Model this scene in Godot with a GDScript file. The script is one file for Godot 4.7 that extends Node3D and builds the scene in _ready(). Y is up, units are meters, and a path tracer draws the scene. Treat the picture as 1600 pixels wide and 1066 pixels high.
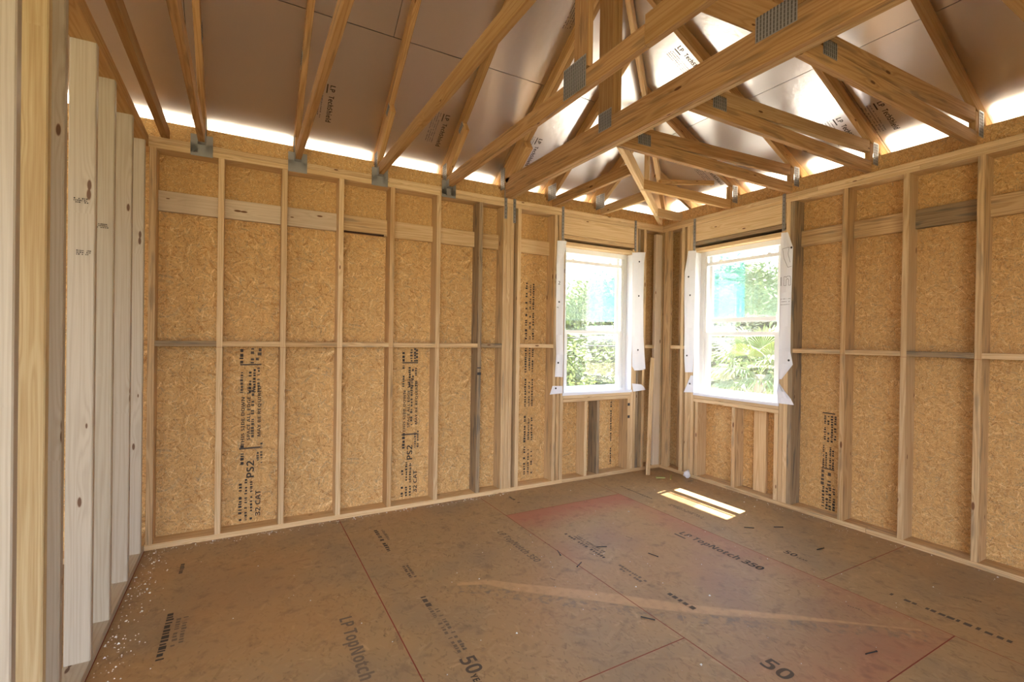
extends Node3D
# Unfinished corner room under a hip roof. World: the inner corner of the two outside walls is the origin;
# the back wall runs along -x (its inner face is z = 0), the right wall along +z (inner face x = 0). Metres.

const PLATE_TOP := 2.772      # top of the double top plate
const STUD_TOP := 2.696
const ROOF_Y := 3.10          # underside of the roof sheathing above the inner wall faces
const SLOPE_A := 0.667        # rise of the roof above the back wall
const SLOPE_B := 0.5          # rise of the roof above the right wall
const DEEP := 0.14            # 2x6 outside walls
const HOUSE_Z := 6.4
const RIDGE_Z := 3.2
const HOUSE_X := -9.0

var rng := RandomNumberGenerator.new()
var M := {}
var box_cache := {}
var taken := {}
var font: SystemFont


func _ready() -> void:
	rng.seed = 41
	font = SystemFont.new()
	font.font_names = PackedStringArray(["Droid Sans"])
	font.font_weight = 700

	# ---- camera
	var cam := Camera3D.new()
	cam.name = "camera"
	cam.fov = 70.711
	cam.near = 0.05
	cam.far = 600.0
	cam.transform = Transform3D(Basis(Vector3(0.8722, 0.0148, 0.4889), Vector3(-0.0105, 0.9999, -0.0115), Vector3(-0.4891, 0.0049, 0.8722)).orthonormalized(), Vector3(-4.1924, 1.4549, 3.9787))
	add_child(cam)
	cam.current = true
	# ---- sky, sun, exposure
	var env := Environment.new()
	var sky_mat := ProceduralSkyMaterial.new()
	sky_mat.sky_top_color = Color(0.78, 0.87, 1.0)
	sky_mat.sky_horizon_color = Color(0.95, 0.97, 1.0)
	sky_mat.sky_curve = 0.25
	sky_mat.ground_bottom_color = Color(0.62, 0.60, 0.55)
	sky_mat.ground_horizon_color = Color(0.80, 0.80, 0.78)
	sky_mat.sky_energy_multiplier = 1.45
	sky_mat.sun_angle_max = 2.0
	var sky := Sky.new()
	sky.sky_material = sky_mat
	env.background_mode = Environment.BG_SKY
	env.sky = sky
	env.tonemap_mode = Environment.TONE_MAPPER_LINEAR
	env.tonemap_exposure = 5.5
	env.sdfgi_enabled = true
	env.ssao_enabled = true
	env.ssil_enabled = true
	var we := WorldEnvironment.new()
	we.name = "world_environment"
	we.environment = env
	add_child(we)
	var sun := DirectionalLight3D.new()
	sun.name = "sun"
	sun.light_energy = 4.5
	sun.light_color = Color(1.0, 0.96, 0.88)
	sun.light_angular_distance = 0.53
	sun.shadow_enabled = true
	add_child(sun)
	sun.look_at_from_position(Vector3.ZERO, Vector3(-1.0, -2.3, 0.16), Vector3(0, 0, 1))

	make_materials()
	build_floor()
	build_back_wall()
	build_right_wall()
	build_left_wall()
	build_far_walls()
	build_roof()
	build_windows()
	build_trusses()
	build_wrap()
	build_loose_things()
	build_outside()


# ------------------------------------------------------------------ helpers
func numbered(called: String) -> String:
	var n: int = taken.get(called, 0)
	taken[called] = n + 1
	return called if n == 0 else "%s_%03d" % [called, n]


func thing(called: String, at: Vector3, label: String, category: String, group := "") -> Node3D:
	var o := Node3D.new()
	o.name = numbered(called)
	add_child(o)
	o.position = at
	o.set_meta("label", label)
	o.set_meta("category", category)
	if group:
		o.set_meta("group", group)
	return o


func struct(called: String, label := "", at := Vector3.ZERO) -> Node3D:
	var o := Node3D.new()
	o.name = called
	add_child(o)
	o.position = at
	o.set_meta("kind", "structure")
	if label:
		o.set_meta("label", label)
	return o


func put(parent: Node3D, called: String, mesh: Mesh, mat: Material, t: Transform3D) -> MeshInstance3D:
	var mi := MeshInstance3D.new()
	mi.name = called
	mi.mesh = mesh
	mi.material_override = mat
	parent.add_child(mi, true)
	mi.global_transform = t
	return mi


func tri(st: SurfaceTool, a: Vector3, b: Vector3, c: Vector3, n: Vector3, ua := Vector2.ZERO, ub := Vector2.ZERO, uc := Vector2.ZERO) -> void:
	if (b - a).cross(c - a).dot(n) > 0.0:
		var t := b
		b = c
		c = t
		var tu := ub
		ub = uc
		uc = tu
	st.set_normal(n)
	st.set_uv(ua)
	st.add_vertex(a)
	st.set_normal(n)
	st.set_uv(ub)
	st.add_vertex(b)
	st.set_normal(n)
	st.set_uv(uc)
	st.add_vertex(c)


func add_box(st: SurfaceTool, lo: Vector3, hi: Vector3) -> void:
	var c := (lo + hi) / 2.0
	var h := (hi - lo) / 2.0
	for ax in 3:
		for s in [-1.0, 1.0]:
			var n := Vector3.ZERO
			n[ax] = s
			var u := Vector3.ZERO
			var v := Vector3.ZERO
			u[(ax + 1) % 3] = h[(ax + 1) % 3]
			v[(ax + 2) % 3] = h[(ax + 2) % 3]
			var o := c + n * h[ax]
			var ul := u.length()
			var vl := v.length()
			tri(st, o - u - v, o + u - v, o + u + v, n, Vector2(0, 0), Vector2(2 * ul, 0), Vector2(2 * ul, 2 * vl))
			tri(st, o - u - v, o + u + v, o - u + v, n, Vector2(0, 0), Vector2(2 * ul, 2 * vl), Vector2(0, 2 * vl))


# a sawn board: w across (local x), d deep (local y), length along local z, long edges eased
func board_mesh(w: float, d: float, l: float, variant: int, ease := 0.0025) -> ArrayMesh:
	var key := "%.4f %.4f %.3f %d %.4f" % [w, d, l, variant, ease]
	if box_cache.has(key):
		return box_cache[key]
	var st := SurfaceTool.new()
	st.begin(Mesh.PRIMITIVE_TRIANGLES)
	var e := minf(ease, minf(w, d) * 0.3)
	var p: Array[Vector2] = [Vector2(w / 2 - e, d / 2), Vector2(w / 2, d / 2 - e), Vector2(w / 2, -d / 2 + e), Vector2(w / 2 - e, -d / 2), Vector2(-w / 2 + e, -d / 2), Vector2(-w / 2, -d / 2 + e), Vector2(-w / 2, d / 2 - e), Vector2(-w / 2 + e, d / 2)]
	var u0 := fmod(variant * 0.137, 1.0)
	var v0 := fmod(variant * 0.719, 2.4)
	var run := u0
	for i in 8:
		var a := p[i]
		var b := p[(i + 1) % 8]
		var n2 := (b - a).orthogonal().normalized()
		if n2.dot((a + b) / 2) < 0:
			n2 = -n2
		var n := Vector3(n2.x, n2.y, 0)
		var w2 := (b - a).length()
		var A0 := Vector3(a.x, a.y, -l / 2)
		var B0 := Vector3(b.x, b.y, -l / 2)
		var A1 := Vector3(a.x, a.y, l / 2)
		var B1 := Vector3(b.x, b.y, l / 2)
		tri(st, A0, B0, B1, n, Vector2(run, v0), Vector2(run + w2, v0), Vector2(run + w2, v0 + l))
		tri(st, A0, B1, A1, n, Vector2(run, v0), Vector2(run + w2, v0 + l), Vector2(run, v0 + l))
		run += w2
	for s in [-1.0, 1.0]:
		for i in range(1, 7):
			var q: Array[Vector2] = [p[0], p[i], p[i + 1]]
			tri(st, Vector3(q[0].x, q[0].y, s * l / 2), Vector3(q[1].x, q[1].y, s * l / 2), Vector3(q[2].x, q[2].y, s * l / 2), Vector3(0, 0, s), q[0] + Vector2(u0, v0), q[1] + Vector2(u0, v0), q[2] + Vector2(u0, v0))
	var m := st.commit()
	box_cache[key] = m
	return m


# a board from a to b; `deep` is the direction of its second dimension d
func beam(parent: Node3D, called: String, a: Vector3, b: Vector3, w: float, d: float, deep: Vector3, mat: Material, ease := 0.0025) -> MeshInstance3D:
	var z := (b - a).normalized()
	var y := (deep - z * deep.dot(z)).normalized()
	var x := y.cross(z)
	return put(parent, called, board_mesh(w, d, (b - a).length(), rng.randi() % 9, ease), mat, Transform3D(Basis(x, y, z), (a + b) / 2))


func pine() -> Material:
	return M.pine[rng.randi() % M.pine.size()]


# plain panel between two corners
func panel(parent: Node3D, called: String, lo: Vector3, hi: Vector3, mat: Material) -> MeshInstance3D:
	var st := SurfaceTool.new()
	st.begin(Mesh.PRIMITIVE_TRIANGLES)
	var c := (lo + hi) / 2
	add_box(st, lo - c, hi - c)
	return put(parent, called, st.commit(), mat, Transform3D(Basis(), c))


func lettering(parent: Node3D, s: String, at: Vector3, right: Vector3, up: Vector3, cap: float, mat: Material, stretch := 1.0) -> MeshInstance3D:
	var t := TextMesh.new()
	t.text = s
	t.font = font
	t.font_size = 32
	t.pixel_size = cap / 23.0
	t.depth = 0.0
	t.curve_step = 2.0
	t.horizontal_alignment = HORIZONTAL_ALIGNMENT_LEFT
	right = right.normalized()
	up = up.normalized()
	var n := right.cross(up).normalized()
	return put(parent, "print", t, mat, Transform3D(Basis(right * stretch, up, n), at + n * 0.0012))


# rows of worn, unreadable stamp print: small dashes of ink
func stamp_bars(parent: Node3D, at: Vector3, right: Vector3, up: Vector3, length: float, rows: int, pitch: float, mat: Material) -> void:
	var st := SurfaceTool.new()
	st.begin(Mesh.PRIMITIVE_TRIANGLES)
	right = right.normalized()
	up = up.normalized()
	var n := right.cross(up).normalized()
	for r in rows:
		var s := 0.0
		while s < length:
			var w := rng.randf_range(0.25, 0.7) * pitch
			if rng.randf() < 0.82:
				var h := pitch * rng.randf_range(0.5, 0.72)
				var o := right * s - up * (r * pitch)
				tri(st, o, o + right * w, o + right * w + up * h, n)
				tri(st, o, o + right * w + up * h, o + up * h, n)
			s += w + pitch * rng.randf_range(0.12, 0.4)
	put(parent, "print", st.commit(), mat, Transform3D(Basis(), at + n * 0.0012)).set_meta("kind", "stuff")


# ------------------------------------------------------------------ materials
func noise_bytes(w: int, h: int, tall: int, freq: float, sd: int, oct := 3) -> PackedByteArray:
	var f := FastNoiseLite.new()
	f.seed = sd
	f.frequency = freq
	f.fractal_octaves = oct
	var im := f.get_seamless_image(w, h)
	if tall != h:
		im.resize(w, tall, Image.INTERPOLATE_CUBIC)
	im.convert(Image.FORMAT_L8)
	return im.get_data()


func wood_texture(sd: int, light: Color, dark: Color, knots: int, stain: float) -> ImageTexture:
	var W := 256
	var H := 1024
	var r := RandomNumberGenerator.new()
	r.seed = sd
	var n1 := noise_bytes(W, 64, H, 0.012, sd)
	var n2 := noise_bytes(W, 48, H, 0.22, sd + 7)
	var n3 := noise_bytes(W, 256, H, 0.02, sd + 13)
	var data := PackedByteArray()
	data.resize(W * H * 3)
	var kn := []
	for k in knots:
		kn.append([r.randf() * W, r.randf() * H, r.randf_range(2.5, 6.5)])
	for y in H:
		for x in W:
			var i := y * W + x
			var a := n1[i] / 255.0
			var b := n2[i] / 255.0
			var warp := 0.0
			for k in kn:
				var dy: float = absf(y - k[1]) / 2.0
				if dy < 34.0:
					var dx: float = x - k[0]
					warp += 1.3 * exp(-(dx * dx + dy * dy) / 260.0)
			var ring := 0.5 + 0.5 * sin(TAU * (9.0 * x / W + 3.2 * a + warp))
			ring = ring * ring
			var t := 0.55 * ring + 0.6 * (b - 0.5) + 0.18
			var c := light.lerp(dark, clampf(t, 0.0, 1.0))
			var s := clampf((n3[i] / 255.0 - 0.62) * 5.0, 0.0, 1.0) * stain
			c = c.lerp(Color(0.40, 0.37, 0.33), s)
			for k in kn:
				var dx: float = x - k[0]
				var dy: float = (y - k[1]) / 1.6
				var q: float = sqrt(dx * dx + dy * dy) / k[2]
				if q < 1.3:
					c = c.lerp(Color(0.38, 0.23, 0.13), clampf((1.3 - q) * 2.0, 0.0, 0.8))
			data[i * 3] = int(clampf(c.r, 0, 1) * 255)
			data[i * 3 + 1] = int(clampf(c.g, 0, 1) * 255)
			data[i * 3 + 2] = int(clampf(c.b, 0, 1) * 255)
	return ImageTexture.create_from_image(Image.create_from_data(W, H, false, Image.FORMAT_RGB8, data))


func wood_material(tex: Texture2D, tint: Color, rough := 0.72) -> StandardMaterial3D:
	var m := StandardMaterial3D.new()
	m.albedo_texture = tex
	m.albedo_color = tint
	m.roughness = rough
	m.metallic_specular = 0.35
	m.uv1_scale = Vector3(1.0 / 0.3, 1.0 / 2.4, 1.0)
	return m


func strand_image(sd: int, size: int, count: int, lmin: float, lmax: float, base: Color, palette: Array, fleck := 0.3) -> Image:
	var r := RandomNumberGenerator.new()
	r.seed = sd
	var data := PackedByteArray()
	data.resize(size * size * 3)
	var br := int(base.r * 255)
	var bg := int(base.g * 255)
	var bb := int(base.b * 255)
	for i in size * size:
		data[i * 3] = br
		data[i * 3 + 1] = bg
		data[i * 3 + 2] = bb
	for k in count:
		var c: Color = palette[r.randi() % palette.size()]
		var f := r.randf_range(0.92, 1.07)
		var cr := int(clampf(c.r * f, 0, 1) * 255)
		var cg := int(clampf(c.g * f, 0, 1) * 255)
		var cb := int(clampf(c.b * f, 0, 1) * 255)
		var l := r.randf_range(lmin, lmax)
		var keep := 10 if r.randf() < 0.78 else 6
		if k < count / 12:
			l *= 2.2
		var w := l * r.randf_range(0.05, 0.15) + 1.6
		var ang := r.randf() * TAU
		var dx := cos(ang)
		var dy := sin(ang)
		var ox := r.randf() * size
		var oy := r.randf() * size
		var s := -w / 2
		while s < w / 2:
			var trim := l * 0.08 * r.randf()
			var t := -l / 2 + trim
			while t < l / 2 - trim:
				var px := posmod(int(ox + dx * t - dy * s), size)
				var py := posmod(int(oy + dy * t + dx * s), size)
				var i := (py * size + px) * 3
				data[i] = (data[i] * keep + cr * (16 - keep)) >> 4
				data[i + 1] = (data[i + 1] * keep + cg * (16 - keep)) >> 4
				data[i + 2] = (data[i + 2] * keep + cb * (16 - keep)) >> 4
				t += 0.9
			s += 0.9
	# short dark and pale flecks between the strands
	for k in count:
		var x := r.randi() % size
		var y := r.randi() % size
		var dx := r.randi_range(-1, 1)
		var f := 1.0 - fleck if r.randf() < 0.7 else 1.0 + fleck * 0.45
		for t in r.randi_range(3, 8):
			for q in 2:
				var i := (posmod(y + t, size) * size + posmod(x + dx * t / 2 + q, size)) * 3
				data[i] = mini(255, int(data[i] * f))
				data[i + 1] = mini(255, int(data[i + 1] * f))
				data[i + 2] = mini(255, int(data[i + 2] * f))
	return Image.create_from_data(size, size, false, Image.FORMAT_RGB8, data)


func flat(c: Color, rough := 0.6, metal := 0.0) -> StandardMaterial3D:
	var m := StandardMaterial3D.new()
	m.albedo_color = c
	m.roughness = rough
	m.metallic = metal
	return m


func make_materials() -> void:
	var t1 := wood_texture(3, Color(0.87, 0.76, 0.60), Color(0.76, 0.62, 0.44), 4, 0.0)
	var t2 := wood_texture(8, Color(0.84, 0.72, 0.55), Color(0.69, 0.55, 0.38), 3, 0.3)
	var t3 := wood_texture(21, Color(0.86, 0.81, 0.74), Color(0.79, 0.73, 0.65), 7, 0.0)
	var t4 := wood_texture(33, Color(0.64, 0.55, 0.43), Color(0.52, 0.43, 0.33), 4, 0.7)
	var t5 := wood_texture(47, Color(0.84, 0.71, 0.50), Color(0.73, 0.57, 0.36), 3, 0.0)
	M.pine = [wood_material(t1, Color(1, 1, 1)), wood_material(t1, Color(0.94, 0.93, 0.92)), wood_material(t2, Color(1, 1, 1)), wood_material(t2, Color(0.95, 0.92, 0.88))]
	M.pine_clean = wood_material(t1, Color(1, 0.99, 0.97))
	M.truss = [wood_material(t5, Color(0.88, 0.84, 0.80)), wood_material(t5, Color(0.78, 0.73, 0.68)), wood_material(t2, Color(0.84, 0.77, 0.69)), wood_material(t1, Color(0.83, 0.79, 0.73))]
	M.spruce = [wood_material(t3, Color(0.84, 0.83, 0.81), 0.42), wood_material(t3, Color(0.80, 0.785, 0.76), 0.48), wood_material(t3, Color(0.82, 0.81, 0.78), 0.42)]
	M.pale = [wood_material(t3, Color(1.0, 0.97, 0.92)), wood_material(t3, Color(0.95, 0.91, 0.86))]
	M.yellow = wood_material(t1, Color(0.90, 0.92, 0.90))
	M.grey_wood = wood_material(t4, Color(1, 1, 1), 0.85)
	var tones := [Color(0.848, 0.692, 0.467), Color(0.806, 0.641, 0.419), Color(0.880, 0.734, 0.506), Color(0.763, 0.589, 0.372), Color(0.827, 0.651, 0.419), Color(0.922, 0.806, 0.601), Color(0.657, 0.476, 0.276), Color(0.678, 0.589, 0.448), Color(0.784, 0.620, 0.401), Color(0.837, 0.672, 0.448)]
	M.osb = []
	for k in 2:
		var im := strand_image(100 + k, 1024, 7200, 11.0, 52.0, Color(0.80, 0.64, 0.43), tones)
		var tx := ImageTexture.create_from_image(im)
		for j in 2:
			var m := StandardMaterial3D.new()
			m.albedo_texture = tx
			m.roughness = 0.75
			m.metallic_specular = 0.3
			m.uv1_triplanar = true
			m.uv1_world_triplanar = true
			m.uv1_triplanar_sharpness = 8.0
			m.uv1_scale = Vector3.ONE * (0.82 if j == 0 else 0.9)
			m.uv1_offset = Vector3(0.37 * k + 0.21 * j, 0.13 * j + 0.4 * k, 0.55 * j)
			M.osb.append(m)
	M.osb_fine = M.osb[0].duplicate()
	M.osb_fine.uv1_scale = Vector3.ONE * 1.9
	M.osb_right = M.osb[2].duplicate()
	M.osb_right.uv1_scale = Vector3.ONE * 1.25
	M.floor = floor_material()
	M.joint = flat(Color(0.52, 0.20, 0.13), 0.8)
	M.ink = flat(Color(0.25, 0.21, 0.18), 0.85)
	M.ink_worn = flat(Color(0.34, 0.29, 0.24), 0.85)
	M.ink_faint = flat(Color(0.44, 0.37, 0.30), 0.85)
	M.ink_grey = flat(Color(0.45, 0.43, 0.45), 0.8)
	M.chalk = flat(Color(0.62, 0.36, 0.24), 0.9)
	M.vinyl = flat(Color(0.93, 0.93, 0.92), 0.4)
	M.wrap = flat(Color(0.90, 0.90, 0.92), 0.55)
	M.wrap.backlight = Color(0.25, 0.25, 0.26)
	M.wrap.cull_mode = BaseMaterial3D.CULL_DISABLED
	M.cap_nail = flat(Color(0.16, 0.16, 0.17), 0.5)
	M.galv = flat(Color(0.58, 0.57, 0.56), 0.5, 0.55)
	M.plate = flat(Color(0.62, 0.61, 0.60), 0.5, 0.6)
	M.plate_slot = flat(Color(0.36, 0.34, 0.32), 0.8)
	M.glass = flat(Color(1, 1, 1, 0.04), 0.02)
	M.glass.transparency = BaseMaterial3D.TRANSPARENCY_ALPHA
	M.film_clear = flat(Color(0.60, 0.72, 0.62, 0.24), 0.5)
	M.film_clear.transparency = BaseMaterial3D.TRANSPARENCY_ALPHA
	M.film = flat(Color(0.30, 0.80, 0.82, 0.26), 0.4)
	M.film.transparency = BaseMaterial3D.TRANSPARENCY_ALPHA
	M.film.backlight = Color(0.3, 0.42, 0.42)
	# foil: bright metal with a faint crinkle
	M.foil = flat(Color(0.86, 0.84, 0.83), 0.29, 1.0)
	var fn := FastNoiseLite.new()
	fn.seed = 5
	fn.frequency = 0.03
	fn.fractal_octaves = 4
	var ft := NoiseTexture2D.new()
	ft.width = 512
	ft.height = 512
	ft.seamless = true
	ft.as_normal_map = true
	ft.bump_strength = 1.6
	ft.noise = fn
	M.foil.normal_enabled = true
	M.foil.normal_texture = ft
	M.foil.normal_scale = 0.25
	M.foil.uv1_triplanar = true
	M.foil.uv1_world_triplanar = true
	M.foil.uv1_scale = Vector3.ONE * 1.1
	M.felt = flat(Color(0.10, 0.09, 0.08), 0.9)
	M.ground = flat(Color(0.80, 0.77, 0.70), 0.95)
	M.grass = flat(Color(0.50, 0.47, 0.36), 0.95)
	M.bark_dark = flat(Color(0.22, 0.13, 0.08), 0.9)
	M.bark = flat(Color(0.42, 0.36, 0.30), 0.9)
	M.leaf = []
	for c in [Color(0.26, 0.33, 0.13), Color(0.36, 0.42, 0.18), Color(0.24, 0.31, 0.15), Color(0.40, 0.45, 0.27)]:
		var m := flat(c, 0.55)
		m.backlight = Color(c.r * 0.8, c.g * 0.9, c.b * 0.5)
		m.cull_mode = BaseMaterial3D.CULL_DISABLED
		M.leaf.append(m)
	M.white_paint = flat(Color(0.9, 0.9, 0.88), 0.8)
	M.wire = flat(Color(0.12, 0.12, 0.12), 0.6)
	M.scrap = flat(Color(0.62, 0.60, 0.36), 0.7)


# the floor's dirt, dye and scuffs, laid out in plan over x -4.9..0.2, z -0.2..4.9
func floor_material() -> StandardMaterial3D:
	var S := 1536
	var span := 5.1
	var tones := [Color(0.66, 0.54, 0.39), Color(0.61, 0.49, 0.34), Color(0.69, 0.57, 0.42), Color(0.58, 0.46, 0.33), Color(0.64, 0.51, 0.35)]
	var im := strand_image(77, 1024, 9000, 5.0, 22.0, Color(0.64, 0.52, 0.37), tones, 0.09)
	var od := im.get_data()
	var na := noise_bytes(512, 512, 512, 0.012, 61, 4)
	var nb := noise_bytes(512, 512, 512, 0.05, 62, 4)
	var nc := noise_bytes(512, 512, 512, 0.006, 63, 3)
	var data := PackedByteArray()
	data.resize(S * S * 3)
	var streak := [Vector2(-3.07, 1.36), Vector2(-2.90, 1.42), Vector2(-2.79, 1.54), Vector2(-2.61, 1.69), Vector2(-2.42, 1.85), Vector2(-2.24, 2.02), Vector2(-2.09, 2.155), Vector2(-1.86, 2.335), Vector2(-1.60, 2.525), Vector2(-1.36, 2.715), Vector2(-1.16, 2.88)]
	for y in S:
		var wz := -0.2 + span * (y + 0.5) / S
		for x in S:
			var wx := -4.9 + span * (x + 0.5) / S
			var oi := ((y % 1024) * 1024 + (x % 1024)) * 3
			var a := na[((y / 3) % 512) * 512 + (x / 3) % 512] / 255.0
			var b := nb[((y / 2) % 512) * 512 + (x / 2) % 512] / 255.0
			var g := nc[((y / 3) % 512) * 512 + (x / 3) % 512] / 255.0
			var r := od[oi] / 255.0
			var gg := od[oi + 1] / 255.0
			var bb := od[oi + 2] / 255.0
			# trodden grey dirt and orange clean patches
			var dirt := clampf((a - 0.42) * 2.6, 0.0, 1.0) * 0.45
			r = lerpf(r, 0.52, dirt)
			gg = lerpf(gg, 0.45, dirt)
			bb = lerpf(bb, 0.37, dirt)
			var orange := clampf((g - 0.5) * 3.0, 0.0, 1.0) * 0.4
			r = lerpf(r, 0.68, orange)
			gg = lerpf(gg, 0.50, orange)
			bb = lerpf(bb, 0.32, orange)
			# red dye on one sheet
			if wx > -2.285 and wx < -1.065 and wz > 0.52 and wz < 2.98:
				var edge := clampf(1.0 - (wz - 0.52) / 0.42, 0.0, 1.0)
				edge = maxf(edge, clampf(1.0 - (-1.07 - wx) / 0.3, 0.0, 1.0) * 0.4)
				edge = maxf(edge, clampf(1.0 - (2.98 - wz) / 0.4, 0.0, 1.0) * 0.4)
				var red := clampf(edge * (0.55 + b * 0.8) + (a - 0.5) * 0.5 + 0.04, 0.0, 0.8)
				r = lerpf(r, 0.66, red)
				gg = lerpf(gg, 0.40, red)
				bb = lerpf(bb, 0.31, red)
			# dark scuffs
			if b > 0.66:
				var k := clampf((b - 0.66) * 3.0, 0.0, 1.0) * 0.16
				r *= 1.0 - k
				gg *= 1.0 - k
				bb *= 1.0 - k * 0.8
			data[(y * S + x) * 3] = int(clampf(r, 0, 1) * 255)
			data[(y * S + x) * 3 + 1] = int(clampf(gg, 0, 1) * 255)
			data[(y * S + x) * 3 + 2] = int(clampf(bb, 0, 1) * 255)
	# the long swept scuff: cleaned wood with a rim of pushed dirt
	for k in streak.size() - 1:
		var p: Vector2 = streak[k]
		var q: Vector2 = streak[k + 1]
		var along := (q - p).normalized()
		var side := Vector2(-along.y, along.x)
		var n := int((q - p).length() / 0.002)
		for i in n:
			var f := (k + float(i) / n) / (streak.size() - 1)
			var c := p.lerp(q, float(i) / n)
			var half := 0.045 * sin(clampf(f * 1.05 + 0.06, 0, 1) * PI) + 0.012
			var s := -half - 0.09
			while s < half:
				var w := c + side * -s
				var x := int((w.x + 4.9) / span * S)
				var y := int((w.y + 0.2) / span * S)
				if x > 1 and y > 1 and x < S - 1 and y < S - 1:
					var j := (y * S + x) * 3
					var nz := nb[(y % 512) * 512 + x % 512] / 255.0
					if s > -half:
						var k2 := clampf((half - absf(s)) / 0.015, 0.0, 1.0) * clampf(nz * 1.3, 0.3, 0.9) * 0.75
						data[j] = int(lerpf(data[j], 190, k2))
						data[j + 1] = int(lerpf(data[j + 1], 152, k2))
						data[j + 2] = int(lerpf(data[j + 2], 108, k2))
					elif nz > 0.52:
						var k3 := (nz - 0.52) * 0.8
						data[j] = int(lerpf(data[j], 112, k3))
						data[j + 1] = int(lerpf(data[j + 1], 100, k3))
						data[j + 2] = int(lerpf(data[j + 2], 88, k3))
				s += 0.002
	var m := StandardMaterial3D.new()
	m.albedo_texture = ImageTexture.create_from_image(Image.create_from_data(S, S, false, Image.FORMAT_RGB8, data))
	m.roughness = 0.55
	m.metallic_specular = 0.4
	m.uv1_triplanar = true
	m.uv1_world_triplanar = true
	m.uv1_triplanar_sharpness = 20.0
	m.uv1_scale = Vector3.ONE / span
	m.uv1_offset = Vector3(4.9 / span, 0, 0.2 / span)
	return m


# ------------------------------------------------------------------ floor
func build_floor() -> void:
	var f := struct("floor", "brown oriented strand subfloor sheets with red sealed seams")
	panel(f, "underlayer", Vector3(HOUSE_X, -0.30, -0.14), Vector3(DEEP, -0.0012, HOUSE_Z), M.joint)
	var strips := [[-4.75, -3.51, [-0.14, 3.3, 5.7, HOUSE_Z]], [-3.51, -2.287, [-0.14, 2.352, 4.79, HOUSE_Z]], [-2.287, -1.067, [-0.14, 0.52, 2.98, 5.4, HOUSE_Z]], [-1.067, 0.14, [-0.14, 2.352, 4.79, HOUSE_Z]], [-6.9, -4.75, [-0.14, 2.3, 4.7, HOUSE_Z]], [HOUSE_X, -6.9, [-0.14, 2.3, 4.7, HOUSE_Z]]]
	var sheets := {}
	for s in strips:
		var zs: Array = s[2]
		for k in zs.size() - 1:
			var g := 0.003
			sheets["%.2f %d" % [s[0], k]] = panel(f, "floor_panel", Vector3(s[0] + g, -0.02, zs[k] + g), Vector3(s[1] - g, 0.0, zs[k + 1] - g), M.floor)
	var z := Vector3(0, 0, 1)
	var x := Vector3(1, 0, 0)
	lettering(sheets["-2.29 1"], "LP", Vector3(-1.27, 0, 1.43), z, x, 0.062, M.ink_worn)
	lettering(sheets["-2.29 1"], "TopNotch", Vector3(-1.27, 0, 1.55), z, x, 0.062, M.ink_worn, 0.95)
	lettering(sheets["-2.29 1"], "350", Vector3(-1.27, 0, 1.955), z, x, 0.062, M.ink)
	panel(sheets["-2.29 1"], "print", Vector3(-1.338, 0.0004, 1.43), Vector3(-1.325, 0.0012, 1.53), M.ink_worn)
	lettering(sheets["-4.75 0"], "LP TopNotch", Vector3(-3.715, 0, 1.40), z, x, 0.062, M.ink_faint)
	lettering(sheets["-3.51 0"], "LP TopNotch 350", Vector3(-2.49, 0, 0.79), z, x, 0.052, M.ink_faint, 0.95)
	lettering(sheets["-2.29 1"], "50", Vector3(-2.10, 0, 2.64), z, x, 0.085, M.ink_worn)
	lettering(sheets["-2.29 1"], "YEAR", Vector3(-2.13, 0, 2.79), z, x, 0.034, M.ink)
	lettering(sheets["-1.07 0"], "50", Vector3(-0.88, 0, 2.00), z, x, 0.055, M.ink)
	lettering(sheets["-1.07 0"], "YEAR", Vector3(-0.895, 0, 2.09), z, x, 0.022, M.ink_worn)
	lettering(sheets["-3.51 0"], "50", Vector3(-3.29, 0, 1.98), z, x, 0.075, M.ink_worn)
	lettering(sheets["-3.51 0"], "YEAR", Vector3(-3.31, 0, 2.10), z, x, 0.03, M.ink)
	stamp_bars(sheets["-4.75 0"], Vector3(-4.515, 0, 0.95), z, x, 0.42, 1, 0.045, M.ink)
	stamp_bars(sheets["-4.75 0"], Vector3(-4.44, 0, 1.02), z, x, 0.26, 2, 0.03, M.ink_faint)
	stamp_bars(sheets["-4.75 0"], Vector3(-4.515, 0, 0.30), z, x, 0.17, 1, 0.035, M.ink_worn)
	stamp_bars(sheets["-3.51 0"], Vector3(-3.32, 0, 0.32), z, x, 0.42, 1, 0.038, M.ink)
	stamp_bars(sheets["-3.51 0"], Vector3(-3.27, 0, 0.36), z, x, 0.20, 1, 0.03, M.ink_faint)
	stamp_bars(sheets["-3.51 0"], Vector3(-3.27, 0, 1.0), z, x, 0.17, 2, 0.026, M.ink_worn)
	stamp_bars(sheets["-3.51 0"], Vector3(-3.31, 0, 1.40), z, x, 0.12, 1, 0.05, M.ink_worn)
	stamp_bars(sheets["-3.51 0"], Vector3(-3.28, 0, 1.52), z, x, 0.42, 2, 0.03, M.ink_faint)
	stamp_bars(sheets["-2.29 1"], Vector3(-2.08, 0, 1.05), z, x, 0.44, 1, 0.035, M.ink_worn)
	stamp_bars(sheets["-2.29 1"], Vector3(-2.02, 0, 1.12), z, x, 0.30, 2, 0.026, M.ink_faint)
	stamp_bars(sheets["-2.29 1"], Vector3(-2.06, 0, 1.62), z, x, 0.24, 2, 0.03, M.ink_faint)
	stamp_bars(sheets["-2.29 1"], Vector3(-2.05, 0, 2.02), z, x, 0.16, 1, 0.05, M.ink_worn)
	stamp_bars(sheets["-2.29 0"], Vector3(-2.05, 0, 0.10), z, x, 0.20, 1, 0.035, M.ink_worn)
	stamp_bars(sheets["-1.07 0"], Vector3(-0.90, 0, 0.35), z, x, 0.40, 1, 0.03, M.ink_worn)
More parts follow.
